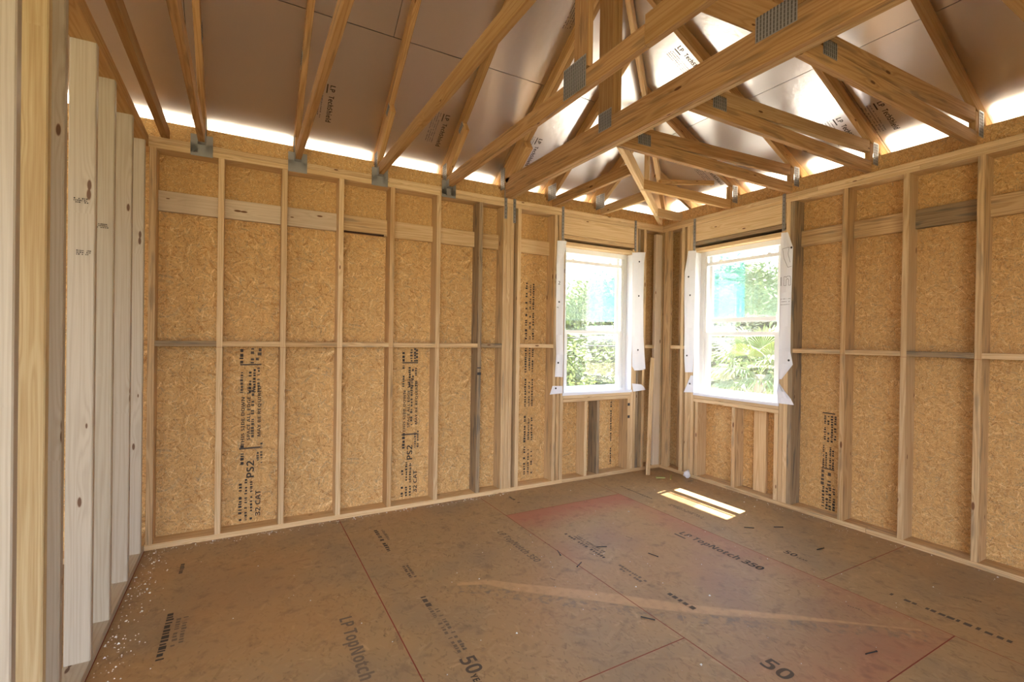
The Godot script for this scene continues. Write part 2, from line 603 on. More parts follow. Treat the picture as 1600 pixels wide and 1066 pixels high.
	stamp_bars(sheets["-1.07 0"], Vector3(-0.86, 0, 0.95), z, x, 0.35, 2, 0.026, M.ink_faint)
	stamp_bars(sheets["-1.07 1"], Vector3(-0.90, 0, 2.60), z, x, 0.62, 1, 0.05, M.ink_worn)
	for p in [[-2.55, 1.55, 0.05], [-2.12, 1.40, 0.07], [-1.70, 1.30, 0.05], [-1.25, 2.58, 0.06], [-0.55, 2.85, 0.07], [-0.35, 2.5, 0.06], [-2.3, 1.12, 0.05], [-3.0, 0.95, 0.05]]:
		stamp_bars(f, Vector3(p[0], 0, p[1]), Vector3(0.3, 0, 1), Vector3(1, 0, -0.3), p[2], 1, 0.012, M.ink_worn)


# ------------------------------------------------------------------ walls
func build_back_wall() -> void:
	var w := struct("wall_back", "back wall of bare pine studs over strand board sheathing")
	var zc := -DEEP / 2
	var Z := Vector3(0, 0, 1)
	var Y := Vector3(0, 1, 0)
	var stud := func(x: float, y0: float, y1: float, called: String, mat: Material) -> void:
		beam(w, called, Vector3(x, y0, zc), Vector3(x, y1, zc), 0.038, DEEP, Z, mat)
	# plates
	beam(w, "bottom_plate", Vector3(-4.75, 0.019, zc), Vector3(-1.36, 0.019, zc), DEEP, 0.038, Y, M.pine_clean)
	beam(w, "bottom_plate", Vector3(-1.358, 0.019, zc), Vector3(DEEP, 0.019, zc), DEEP, 0.038, Y, M.pine[1])
	beam(w, "bottom_plate", Vector3(HOUSE_X, 0.019, zc), Vector3(-4.755, 0.019, zc), DEEP, 0.038, Y, M.pine[1])
	for k in 2:
		var y := STUD_TOP + 0.019 + 0.038 * k
		var brk: float = [-2.70, -3.15][k]
		beam(w, "top_plate", Vector3(-4.85, y, zc), Vector3(brk, y, zc), DEEP, 0.037, Y, M.pine[k])
		beam(w, "top_plate", Vector3(brk + 0.002, y, zc), Vector3(0.0 if k == 0 else DEEP, y, zc), DEEP, 0.037, Y, M.pine[1 - k])
		beam(w, "top_plate", Vector3(HOUSE_X, y, zc), Vector3(-4.852, y, zc), DEEP, 0.037, Y, M.pine[k])
	# studs
	stud.call(-4.726, 0.038, STUD_TOP, "stud", M.pine[2])
	var xs: Array[float] = [-4.7]
	for k in 6:
		var x := -4.334 + 0.4064 * k
		xs.append(x)
		stud.call(x, 0.038, STUD_TOP, "stud", M.grey_wood if k == 5 else M.pine[[0, 1, 0, 3, 1, 2][k]])
	for x in [-2.051, -2.012, -1.973]:
		stud.call(x, 0.038, STUD_TOP, "stud", pine())
	stud.call(-1.894, 0.038, STUD_TOP, "stud", M.pine[0])
	for x in [-1.470, -1.425]:
		stud.call(x, 0.038, STUD_TOP, "stud", pine())
	stud.call(-1.379, 0.038, 2.46, "jack_stud", M.pine[1])
	stud.call(-0.436, 0.038, 2.46, "jack_stud", M.pine[0])
	stud.call(-0.397, 0.038, STUD_TOP, "stud", M.pine[1])
	stud.call(-0.358, 0.038, STUD_TOP, "stud", M.grey_wood)
	stud.call(-0.266, 0.038, STUD_TOP, "stud", M.pine[2])
	# corner boards
	beam(w, "stud", Vector3(-0.052, 0.038, -0.02), Vector3(-0.052, STUD_TOP - 0.03, -0.02), 0.10, 0.036, Z, M.pale[0])
	beam(w, "stud", Vector3(0.016, 0.038, -0.07), Vector3(0.016, STUD_TOP, -0.07), 0.032, DEEP, Z, M.pine[2])
	# blocking at mid height, front edge flush
	var bay := [[-4.707, -4.353], [-4.315, -3.947], [-3.909, -3.541], [-3.503, -3.134], [-3.096, -2.728], [-2.69, -2.321], [-2.283, -2.07], [-1.875, -1.489], [-0.339, -0.285], [-0.247, -0.11]]
	for k in bay.size():
		var b: Array = bay[k]
		beam(w, "blocking", Vector3(b[0], 1.387, zc), Vector3(b[1], 1.387, zc), DEEP, 0.038, Y, [M.grey_wood, M.pine[2], M.pine[3], M.pine[2], M.pine[2], M.pine[2], M.grey_wood, M.pine[0], M.pine[0], M.pine[2]][k])
	# flat blocking behind the upper sheathing joint
	for k in 8:
		var b: Array = bay[k]
		beam(w, "blocking", Vector3(b[0], 2.372, -0.121), Vector3(b[1], 2.372, -0.121), 0.14, 0.036, Z, [M.pale[1], M.pale[0], M.pale[1], M.pine[2], M.pine[0], M.pine[0], M.pine[2], M.pine[0]][k])
	panel(w, "bark_edge", Vector3(-3.50, 2.300, -0.1035), Vector3(-3.16, 2.316, -0.1020), M.bark_dark)
	# window head, sill and cripples
	beam(w, "header", Vector3(-1.405, 2.605, -0.035), Vector3(-0.415, 2.605, -0.035), 0.18, 0.066, Z, M.pine[0])
	beam(w, "header", Vector3(-1.405, 2.605, -0.104), Vector3(-0.415, 2.605, -0.104), 0.18, 0.066, Z, M.pine[0])
	beam(w, "header_plate", Vector3(-1.405, 2.493, zc), Vector3(-0.415, 2.493, zc), DEEP, 0.036, Y, M.pine[2])
	beam(w, "header_plate", Vector3(-1.36, 2.425, zc), Vector3(-0.455, 2.425, zc), DEEP, 0.038, Y, M.pine[0])
	beam(w, "sill_plate", Vector3(-1.36, 0.871, zc), Vector3(-0.455, 0.871, zc), DEEP, 0.036, Y, M.pine[0])
	beam(w, "sill_plate", Vector3(-1.36, 0.834, zc), Vector3(-0.455, 0.834, zc), DEEP, 0.036, Y, M.pine[1])
	stud.call(-1.066, 0.038, 0.815, "cripple_stud", M.pine[0])
	stud.call(-0.903, 0.038, 0.815, "cripple_stud", M.grey_wood)
	stud.call(-0.474, 0.038, 0.815, "cripple_stud", M.pine[2])
	# sheathing: eight-foot sheets, a strip above the joint, pieces round the window
	var cuts := [-4.85, -3.522, -2.302, -1.40]
	for k in 3:
		panel(w, "sheathing_panel", Vector3(cuts[k] + 0.001, -0.28, -0.152), Vector3(cuts[k + 1] - 0.001, 2.371, -DEEP), M.osb[[0, 1, 3][k]])
		panel(w, "sheathing_panel", Vector3(cuts[k] + 0.001, 2.373, -0.152), Vector3(cuts[k + 1] - 0.001, 2.93, -DEEP), M.osb_fine)
	panel(w, "sheathing_panel", Vector3(-1.399, -0.28, -0.152), Vector3(-0.416, 0.885, -DEEP), M.osb[2])
	panel(w, "sheathing_panel", Vector3(-1.399, 2.41, -0.152), Vector3(-0.416, 2.93, -DEEP), M.osb_fine)
	panel(w, "sheathing_panel", Vector3(-0.414, -0.28, -0.152), Vector3(0.152, 2.93, -DEEP), M.osb_fine)
	panel(w, "sheathing_panel", Vector3(HOUSE_X, -0.28, -0.152), Vector3(-4.852, 2.93, -DEEP), M.osb[1])
	# snapped chalk line across the studs
	for x in [-4.334, -3.928, -3.522, -3.115, -2.709, -2.302]:
		panel(w, "chalk_line", Vector3(x - 0.019, 1.362, 0.0002), Vector3(x + 0.019, 1.3645, 0.0006), M.chalk)
	# printing on the sheathing, running up the wall
	var up := Vector3(0, 1, 0)
	var lf := Vector3(-1, 0, 0)
	for c in [-4.205, -2.975]:
		var z0 := -0.1385
		lettering(w, "THIS SIDE DOWN", Vector3(c + 0.022, 0.62, z0), up, lf, 0.022, M.ink, 1.5)
		lettering(w, "SPACE ALL EDGE 1/8\"", Vector3(c + 0.060, 0.66, z0), up, lf, 0.022, M.ink, 1.4)
		stamp_bars(w, Vector3(c + 0.095, 0.68, z0), up, lf, 0.40, 1, 0.03, M.ink_worn)
		lettering(w, "MAY BE REQUIRED", Vector3(c + 0.130, 0.68, z0), up, lf, 0.022, M.ink, 1.45)
		for q in [[0.02, 0.032, 0.28], [0.055, 0.026, 0.30], [0.09, 0.026, 0.28]]:
			stamp_bars(w, Vector3(c + q[0], 0.06, z0), up, lf, q[2], 1, q[1], M.ink)
		lettering(w, "32 CAT", Vector3(c + 0.128, 0.08, z0), up, lf, 0.034, M.ink, 1.3)
		lettering(w, "PS2", Vector3(c + 0.075, 0.37, z0), up, lf, 0.05, M.ink, 1.2)
		stamp_bars(w, Vector3(c + 0.03, 0.48, z0), up, lf, 0.13, 1, 0.035, M.ink)
		stamp_bars(w, Vector3(c + 0.13, 0.48, z0), up, lf, 0.14, 2, 0.024, M.ink_worn)
		panel(w, "print", Vector3(c, 0.595, z0), Vector3(c + 0.14, 0.608, z0 + 0.001), M.ink_worn)
		panel(w, "print", Vector3(c, 1.225, z0), Vector3(c + 0.14, 1.236, z0 + 0.001), M.ink_worn)
		stamp_bars(w, Vector3(c + 0.02, 1.24, z0), up, lf, 0.11, 1, 0.036, M.ink)
		stamp_bars(w, Vector3(c + 0.09, 1.24, z0), up, lf, 0.11, 2, 0.032, M.ink_worn)
		stamp_bars(w, Vector3(c + 0.14, 1.24, z0), up, lf, 0.11, 1, 0.036, M.ink_worn)
		stamp_bars(w, Vector3(c + 0.02, 1.02, z0), up, lf, 0.18, 1, 0.028, M.ink_worn)
		stamp_bars(w, Vector3(c + 0.075, 1.02, z0), up, lf, 0.16, 2, 0.028, M.ink)
		stamp_bars(w, Vector3(c + 0.13, 1.02, z0), up, lf, 0.18, 1, 0.024, M.ink_worn)
	for y0 in [0.10, 0.42, 0.78, 1.12, 1.45, 1.75]:
		stamp_bars(w, Vector3(-1.715, y0, -0.1385), up, lf, 0.27, 1, 0.034, M.ink)
		stamp_bars(w, Vector3(-1.672, y0, -0.1385), up, lf, 0.24, 1, 0.028, M.ink_worn)
		stamp_bars(w, Vector3(-1.635, y0, -0.1385), up, lf, 0.27, 1, 0.03, M.ink)
	stamp_bars(w, Vector3(-0.60, 0.08, -0.1385), up, lf, 0.68, 1, 0.03, M.ink)
	# black clips and paint marks
	for q in [[-2.321, -2.283, 1.118, 1.142], [-2.321, -2.283, 1.178, 1.188], [-0.493, -0.462, 0.735, 0.765], [-0.493, -0.462, 0.60, 0.63]]:
		panel(w, "black_mark", Vector3(q[0], q[2], 0.0002), Vector3(q[1], q[3], 0.0012), M.cap_nail)
	# galvanised straps
	for s in [[-2.05, 2.58, 2.86], [-1.955, 2.55, 2.78], [-1.395, 2.45, 2.79], [-0.418, 2.44, 2.78]]:
		strap(w, Vector3(s[0], (s[1] + s[2]) / 2, 0.002), Vector3(0.03, s[2] - s[1], 0.0016), 2)


func strap(parent: Node3D, c: Vector3, size: Vector3, thin: int) -> void:
	var st := SurfaceTool.new()
	st.begin(Mesh.PRIMITIVE_TRIANGLES)
	add_box(st, -size / 2, size / 2)
	var o := put(parent, "metal_strap", st.commit(), M.galv, Transform3D(Basis(), c))
	var n := int(size.y / 0.035)
	for k in n:
		var d := Vector3(0, -size.y / 2 + 0.017 + 0.035 * k, 0)
		var lo := d - Vector3.ONE * 0.004
		var hi := d + Vector3.ONE * 0.004
		var s2 := SurfaceTool.new()
		s2.begin(Mesh.PRIMITIVE_TRIANGLES)
		add_box(s2, Vector3(-0.004, -0.004, -0.002), Vector3(0.004, 0.004, 0.002))
		put(o, "nail", s2.commit(), M.plate_slot, Transform3D(Basis(), c + d))


func build_right_wall() -> void:
	var w := struct("wall_right", "right wall of bare pine studs over strand board sheathing")
	var xc := DEEP / 2
	var X := Vector3(1, 0, 0)
	var Y := Vector3(0, 1, 0)
	var stud := func(z: float, y0: float, y1: float, called: String, mat: Material) -> void:
		beam(w, called, Vector3(xc, y0, z), Vector3(xc, y1, z), 0.038, DEEP, X, mat)
	beam(w, "bottom_plate", Vector3(xc, 0.019, 0.0), Vector3(xc, 0.019, 2.1), DEEP, 0.038, Y, M.pine[2])
	beam(w, "bottom_plate", Vector3(xc, 0.019, 2.103), Vector3(xc, 0.019, HOUSE_Z), DEEP, 0.038, Y, M.pine[2])
	for k in 2:
		var y := STUD_TOP + 0.019 + 0.038 * k
		var brk: float = [2.4, 1.7][k]
		beam(w, "top_plate", Vector3(xc, y, -0.14 if k == 0 else 0.001), Vector3(xc, y, brk), DEEP, 0.037, Y, M.pine[k])
		beam(w, "top_plate", Vector3(xc, y, brk + 0.002), Vector3(xc, y, HOUSE_Z), DEEP, 0.037, Y, M.pine[1 - k])
	# corner boards seen flat
	beam(w, "stud", Vector3(0.019, 0.038, 0.075), Vector3(0.019, STUD_TOP, 0.075), 0.10, 0.036, X, M.pine[2])
	beam(w, "stud", Vector3(0.121, 0.038, 0.20), Vector3(0.121, STUD_TOP, 0.20), 0.09, 0.036, X, M.pine[2])
	stud.call(0.297, 0.038, STUD_TOP, "stud", M.pine[0])
	for z in [0.368, 0.407]:
		stud.call(z, 0.038, STUD_TOP, "stud", pine())
	stud.call(0.446, 0.038, 2.46, "jack_stud", M.pine[0])
	stud.call(0.506, 0.038, 0.815, "cripple_stud", M.pine[1])
	stud.call(0.945, 0.038, 0.815, "cripple_stud", M.pine[2])
	beam(w, "cripple_stud", Vector3(0.119, 0.038, 1.157), Vector3(0.119, 0.815, 1.157), 0.125, 0.036, X, M.pine_clean)
	stud.call(1.376, 0.038, 0.815, "cripple_stud", M.pine[0])
	stud.call(1.418, 0.038, 2.46, "jack_stud", M.pine[1])
	stud.call(1.457, 0.038, STUD_TOP, "stud", M.pine[0])
	stud.call(1.496, 0.038, STUD_TOP, "stud", M.grey_wood)
	var zs: Array[float] = []
	for k in 11:
		var z := 1.915 + 0.4064 * k
		zs.append(z)
		stud.call(z, 0.038, STUD_TOP, "stud", [M.pine[3], M.pine[1], M.pine[2], M.pine[0]][k % 4])
	var bay := [[0.14, 0.278], [0.316, 0.349], [1.515, 1.896]]
	for k in 10:
		bay.append([zs[k] + 0.019, zs[k + 1] - 0.019])
	for k in bay.size():
		var b: Array = bay[k]
		beam(w, "blocking", Vector3(xc, 1.387, b[0]), Vector3(xc, 1.387, b[1]), DEEP, 0.038, Y, [M.pine[0], M.pine[1], M.pine[2], M.pine[2], M.grey_wood, M.pine[0]][k % 6])
		if k > 1:
			beam(w, "blocking", Vector3(0.121, 2.372, b[0]), Vector3(0.121, 2.372, b[1]), 0.14, 0.036, X, [M.pine[2], M.grey_wood, M.pine[2], M.pine[2]][(k + 1) % 4])
	beam(w, "header", Vector3(0.035, 2.605, 0.427), Vector3(0.035, 2.605, 1.437), 0.18, 0.066, X, M.pine[0])
	beam(w, "header", Vector3(0.104, 2.605, 0.427), Vector3(0.104, 2.605, 1.437), 0.18, 0.066, X, M.pine[0])
	beam(w, "header_plate", Vector3(xc, 2.493, 0.427), Vector3(xc, 2.493, 1.437), DEEP, 0.036, Y, M.grey_wood)
	beam(w, "header_plate", Vector3(xc, 2.425, 0.466), Vector3(xc, 2.425, 1.398), DEEP, 0.038, Y, M.pine[0])
	beam(w, "sill_plate", Vector3(xc, 0.871, 0.466), Vector3(xc, 0.871, 1.398), DEEP, 0.036, Y, M.pine[1])
	beam(w, "sill_plate", Vector3(xc, 0.834, 0.466), Vector3(xc, 0.834, 1.398), DEEP, 0.036, Y, M.pine[0])
	panel(w, "sheathing_panel", Vector3(DEEP, -0.28, -0.14), Vector3(0.152, 2.93, 0.426), M.osb_right)
	panel(w, "sheathing_panel", Vector3(DEEP, -0.28, 0.428), Vector3(0.152, 0.885, 1.437), M.osb[3])
	panel(w, "sheathing_panel", Vector3(DEEP, 2.41, 0.428), Vector3(0.152, 2.93, 1.437), M.osb_right)
	var cuts := [1.439, 2.728, 3.947, 5.166, HOUSE_Z]
	for k in 4:
		panel(w, "sheathing_panel", Vector3(DEEP, -0.28, cuts[k] + 0.001), Vector3(0.152, 2.371, cuts[k + 1] - 0.001), M.osb_right)
		panel(w, "sheathing_panel", Vector3(DEEP, 2.373, cuts[k] + 0.001), Vector3(0.152, 2.93, cuts[k + 1] - 0.001), M.osb_right)
	for k in 4:
		panel(w, "chalk_line", Vector3(-0.0006, 1.362, zs[k] - 0.019), Vector3(-0.0002, 1.3645, zs[k] + 0.019), M.chalk)
	var up := Vector3(0, 1, 0)
	var lf := Vector3(0, 0, -1)
	var x0 := 0.1385
	for c in [1.71, 1.765]:
		stamp_bars(w, Vector3(x0, 0.62, c + 0.02), up, lf, 0.22, 2, 0.026, M.ink)
		stamp_bars(w, Vector3(x0, 0.40, c + 0.01), up, lf, 0.18, 2, 0.022, M.ink)
		stamp_bars(w, Vector3(x0, 0.25, c + 0.01), up, lf, 0.12, 1, 0.04, M.ink_worn)
		stamp_bars(w, Vector3(x0, 0.05, c + 0.015), up, lf, 0.18, 2, 0.03, M.ink)
	for y in [0.388, 0.858]:
		panel(w, "print", Vector3(x0 - 0.001, y, 1.70), Vector3(x0, y + 0.009, 1.80), M.ink)
	for s in [[0.448, 2.42, 2.76], [1.417, 2.45, 2.78]]:
		var size := Vector3(0.0016, s[2] - s[1], 0.03)
		strap(w, Vector3(-0.002, (s[1] + s[2]) / 2, s[0]), size, 0)


func build_left_wall() -> void:
	var w := struct("wall_left", "partition of pale spruce studs beside the camera")
	var xc := -4.795
	var X := Vector3(1, 0, 0)
	var Y := Vector3(0, 1, 0)
	beam(w, "bottom_plate", Vector3(xc, 0.019, 0.0), Vector3(xc, 0.019, 2.98), 0.09, 0.038, Y, M.spruce[1])
	for k in 2:
		beam(w, "top_plate", Vector3(xc, STUD_TOP + 0.019 + 0.038 * k, 0.0), Vector3(xc, STUD_TOP + 0.019 + 0.038 * k, 2.98), 0.09, 0.037, Y, M.truss[0])
	var near := [0.13, 0.525, 0.955, 1.295, 1.712, 1.878, 2.125, 2.53, 2.94]
	for k in near.size():
		var m: Material = M.yellow if k == 5 else M.spruce[k % 3]
		beam(w, "stud", Vector3(xc, 0.038, near[k] - 0.019), Vector3(xc, STUD_TOP, near[k] - 0.019), 0.038, 0.09, X, m, 0.004)
	# lumber stamps
	for s in [[1.296, 2.02, -4.80], [1.296, 1.80, -4.79], [0.956, 1.98, -4.80]]:
		stamp_bars(w, Vector3(s[2] - 0.02, s[1], s[0]), X, Vector3(0, 1, 0), 0.045, 3, 0.008, M.ink)


func build_far_walls() -> void:
	# the sides of the house behind the camera and beyond the partition, unseen, with openings added to let in daylight
	var w := struct("wall_rear", "unseen rear outside wall with wide openings added for daylight")
	var zc := HOUSE_Z - 0.07
	var spans := [[HOUSE_X, -7.7], [-5.5, -5.4], [-3.1, 0.152]]
	for s in spans:
		panel(w, "sheathing_panel", Vector3(s[0], -0.28, HOUSE_Z), Vector3(s[1], 2.93, HOUSE_Z + 0.012), M.osb[1])
		for x in [s[0] + 0.02, s[1] - 0.02]:
			beam(w, "stud", Vector3(x, 0.0, zc), Vector3(x, STUD_TOP, zc), 0.038, DEEP, Vector3(0, 0, 1), pine())
	panel(w, "sheathing_panel", Vector3(HOUSE_X, 2.45, HOUSE_Z), Vector3(0.152, 2.93, HOUSE_Z + 0.011), M.osb[0])
	for k in 2:
		beam(w, "top_plate", Vector3(HOUSE_X, STUD_TOP + 0.019 + 0.038 * k, zc), Vector3(DEEP, STUD_TOP + 0.019 + 0.038 * k, zc), DEEP, 0.037, Vector3(0, 1, 0), M.pine[k])
	var e := struct("wall_far_left", "unseen far left outside wall beyond the partition with an opening added for daylight")
	for s in [[-0.15, 3.2], [4.3, HOUSE_Z]]:
		panel(e, "sheathing_panel", Vector3(HOUSE_X - 0.012, -0.28, s[0]), Vector3(HOUSE_X, 2.93, s[1]), M.osb[1])
	panel(e, "sheathing_panel", Vector3(HOUSE_X - 0.011, -0.28, -0.15), Vector3(HOUSE_X, 0.8, HOUSE_Z), M.osb[1])
	# gable above it
	var st := SurfaceTool.new()
	st.begin(Mesh.PRIMITIVE_TRIANGLES)
	var a := Vector3(0, 2.2, -0.2)
	var b := Vector3(0, 2.2, HOUSE_Z + 0.2)
	var c := Vector3(0, ROOF_Y + SLOPE_A * RIDGE_Z, RIDGE_Z)
	for s in [0.0, -0.012]:
		var d := Vector3(s, 0, 0)
		tri(st, a + d, b + d, c + d, Vector3(1 if s == 0.0 else -1, 0, 0))
	put(e, "gable_panel", st.commit(), M.osb[0], Transform3D(Basis(), Vector3(HOUSE_X - 0.012, 0, 0)))


# ------------------------------------------------------------------ roof
func roof_sheet(parent: Node3D, poly: PackedVector2Array, f: Callable, n: Vector3) -> MeshInstance3D:
	var c := Vector2.ZERO
	for p in poly:
		c += p
	c /= poly.size()
	var o: Vector3 = f.call(c)
	var st := SurfaceTool.new()
	st.begin(Mesh.PRIMITIVE_TRIANGLES)
	var thick := n * -0.012
	var k := poly.size()
	for i in range(1, k - 1):
		var a: Vector3 = f.call(poly[0]) - o
		var b: Vector3 = f.call(poly[i]) - o
		var d: Vector3 = f.call(poly[i + 1]) - o
		tri(st, a, b, d, n)
		tri(st, a + thick, b + thick, d + thick, -n)
	for i in k:
		var a: Vector3 = f.call(poly[i]) - o
		var b: Vector3 = f.call(poly[(i + 1) % k]) - o
		var s := (b - a).cross(n).normalized()
		if s.dot((a + b) / 2) < 0:
			s = -s
		tri(st, a, b, b + thick, s)
		tri(st, a, b + thick, a + thick, s)
	return put(parent, "roof_panel", st.commit(), M.foil, Transform3D(Basis(), o))


func build_roof() -> void:
	var r := struct("ceiling", "underside of the hip roof lined with shiny foil-faced sheathing")
	var fa := func(p: Vector2) -> Vector3: return Vector3(p.x, ROOF_Y + SLOPE_A * p.y, p.y)
	var fb := func(p: Vector2) -> Vector3: return Vector3(p.x, ROOF_Y - SLOPE_B * p.x, p.y)
	var fd := func(p: Vector2) -> Vector3: return Vector3(p.x, ROOF_Y + SLOPE_A * (HOUSE_Z - p.y), p.y)
	var na := Vector3(0, -1, SLOPE_A).normalized()
	var nb := Vector3(-SLOPE_B, -1, 0).normalized()
	var nd := Vector3(0, -1, -SLOPE_A).normalized()
	var ratio := SLOPE_B / SLOPE_A
	var ridge_x := -RIDGE_Z / ratio
	var xe := 0.44
	var ze := -0.33
	var region_a := PackedVector2Array([Vector2(HOUSE_X - 0.4, ze), Vector2(xe, ze), Vector2(ridge_x, RIDGE_Z), Vector2(HOUSE_X - 0.4, RIDGE_Z)])
	var region_b := PackedVector2Array([Vector2(xe, ze), Vector2(xe, HOUSE_Z - ze), Vector2(ridge_x, RIDGE_Z)])
	var region_d := PackedVector2Array([Vector2(HOUSE_X - 0.4, HOUSE_Z - ze), Vector2(xe, HOUSE_Z - ze), Vector2(ridge_x, RIDGE_Z), Vector2(HOUSE_X - 0.4, RIDGE_Z)])
	var za := [ze, 0.648, 1.663, 2.678, 3.22]
	var xb := [xe, -0.642, -1.733, -2.824, -3.915, -5.006, -5.4]
	var g := 0.002
	var kept_a := []
	var kept_b := []
	for k in za.size() - 1:
		var x0: float = HOUSE_X - 0.4 - (1.22 if k % 2 else 0.0)
		while x0 < 1.0:
			var q := PackedVector2Array([Vector2(x0 + g, za[k] + g), Vector2(x0 + 2.44 - g, za[k] + g), Vector2(x0 + 2.44 - g, za[k + 1] - g), Vector2(x0 + g, za[k + 1] - g)])
			for p in Geometry2D.intersect_polygons(q, region_a):
				kept_a.append([roof_sheet(r, p, fa, na), p])
			var q2 := PackedVector2Array()
			for v in q:
				q2.append(Vector2(v.x, HOUSE_Z - v.y))
			for p in Geometry2D.intersect_polygons(q2, region_d):
				roof_sheet(r, p, fd, nd)
			x0 += 2.44
	for k in xb.size() - 1:
		var z0: float = ze - (1.22 if k % 2 else 0.0)
		while z0 < HOUSE_Z + 0.4:
			var q := PackedVector2Array([Vector2(xb[k + 1] + g, z0 + g), Vector2(xb[k] - g, z0 + g), Vector2(xb[k] - g, z0 + 2.44 - g), Vector2(xb[k + 1] + g, z0 + 2.44 - g)])
			for p in Geometry2D.intersect_polygons(q, region_b):
				kept_b.append([roof_sheet(r, p, fb, nb), p])
			z0 += 2.44
	# felt layer added over the sheets to block light at their seams
	for f in [[fa, na, region_a], [fb, nb, region_b], [fd, nd, region_d]]:
		var fn: Callable = f[0]
		var nn: Vector3 = f[1]
		var lifted := func(p: Vector2) -> Vector3: return fn.call(p) - nn * 0.014
		var felt := roof_sheet(r, f[2], lifted, nn)
		felt.name = "added_felt_cover"
		felt.material_override = M.felt
	# eave boards
	var fy := ROOF_Y + SLOPE_A * ze
	beam(r, "fascia", Vector3(HOUSE_X - 0.4, fy - 0.055, ze + 0.01), Vector3(xe, fy - 0.055, ze + 0.01), 0.036, 0.10, Vector3(0, 1, 0), M.pine[1])
	fy = ROOF_Y - SLOPE_B * xe
	beam(r, "fascia", Vector3(xe - 0.01, fy - 0.10, ze), Vector3(xe - 0.01, fy - 0.10, HOUSE_Z - ze), 0.036, 0.19, Vector3(0, 1, 0), M.pine[1])
	# brand print on the foil, running down the slope
	var down_a := Vector3(0, -SLOPE_A, -1)
	var down_b := Vector3(1, -SLOPE_B, 0)
	for x in [-3.636, -2.742, -1.84]:
		foil_print(r, fa.call(Vector2(x, 0.27)), down_a, Vector3(1, 0, 0), M.ink)
	foil_print(r, fa.call(Vector2(-2.95, 1.27)), down_a, Vector3(1, 0, 0), M.ink)
	foil_print(r, fa.call(Vector2(-2.02, 1.25)), down_a, Vector3(1, 0, 0), M.ink)
	for q in [[-0.20, 1.95], [-0.21, 2.23], [-1.275, 1.337], [-0.20, 0.72]]:
		foil_print(r, fb.call(Vector2(q[0], q[1])), down_b, Vector3(0, 0, 1), M.ink)


func foil_print(r: Node3D, at: Vector3, right: Vector3, up: Vector3, mat: Material) -> void:
	right = right.normalized()
	var n := right.cross(up).normalized()
	lettering(r, "LP", at, right, up, 0.036, mat)
	lettering(r, "TechShield", at + right * 0.085, right, up, 0.036, mat, 0.86)
	var o := at - up * 0.04
	var st := SurfaceTool.new()
	st.begin(Mesh.PRIMITIVE_TRIANGLES)
	tri(st, Vector3.ZERO, right * 0.07, right * 0.07 + up * 0.009, n)
	tri(st, Vector3.ZERO, right * 0.07 + up * 0.009, up * 0.009, n)
	put(r, "print", st.commit(), mat, Transform3D(Basis(), o + n * 0.0012))
	for k in 4:
		stamp_bars(r, at - up * (0.065 + 0.018 * k), right, up, 0.28, 1, 0.012, M.ink_grey)


# ------------------------------------------------------------------ windows
# u runs along the wall, v up, w outwards; base is the lower inner corner of the rough opening
func build_windows() -> void:
	one_window("window_1", "white vinyl single-hung window in the back wall", Vector3(-1.36, 0, 0), Vector3(1, 0, 0), Vector3(0, 0, -1), 0.905, false)
	one_window("window_2", "white vinyl single-hung window in the right wall", Vector3(0, 0, 1.398), Vector3(0, 0, -1), Vector3(1, 0, 0), 0.932, true)


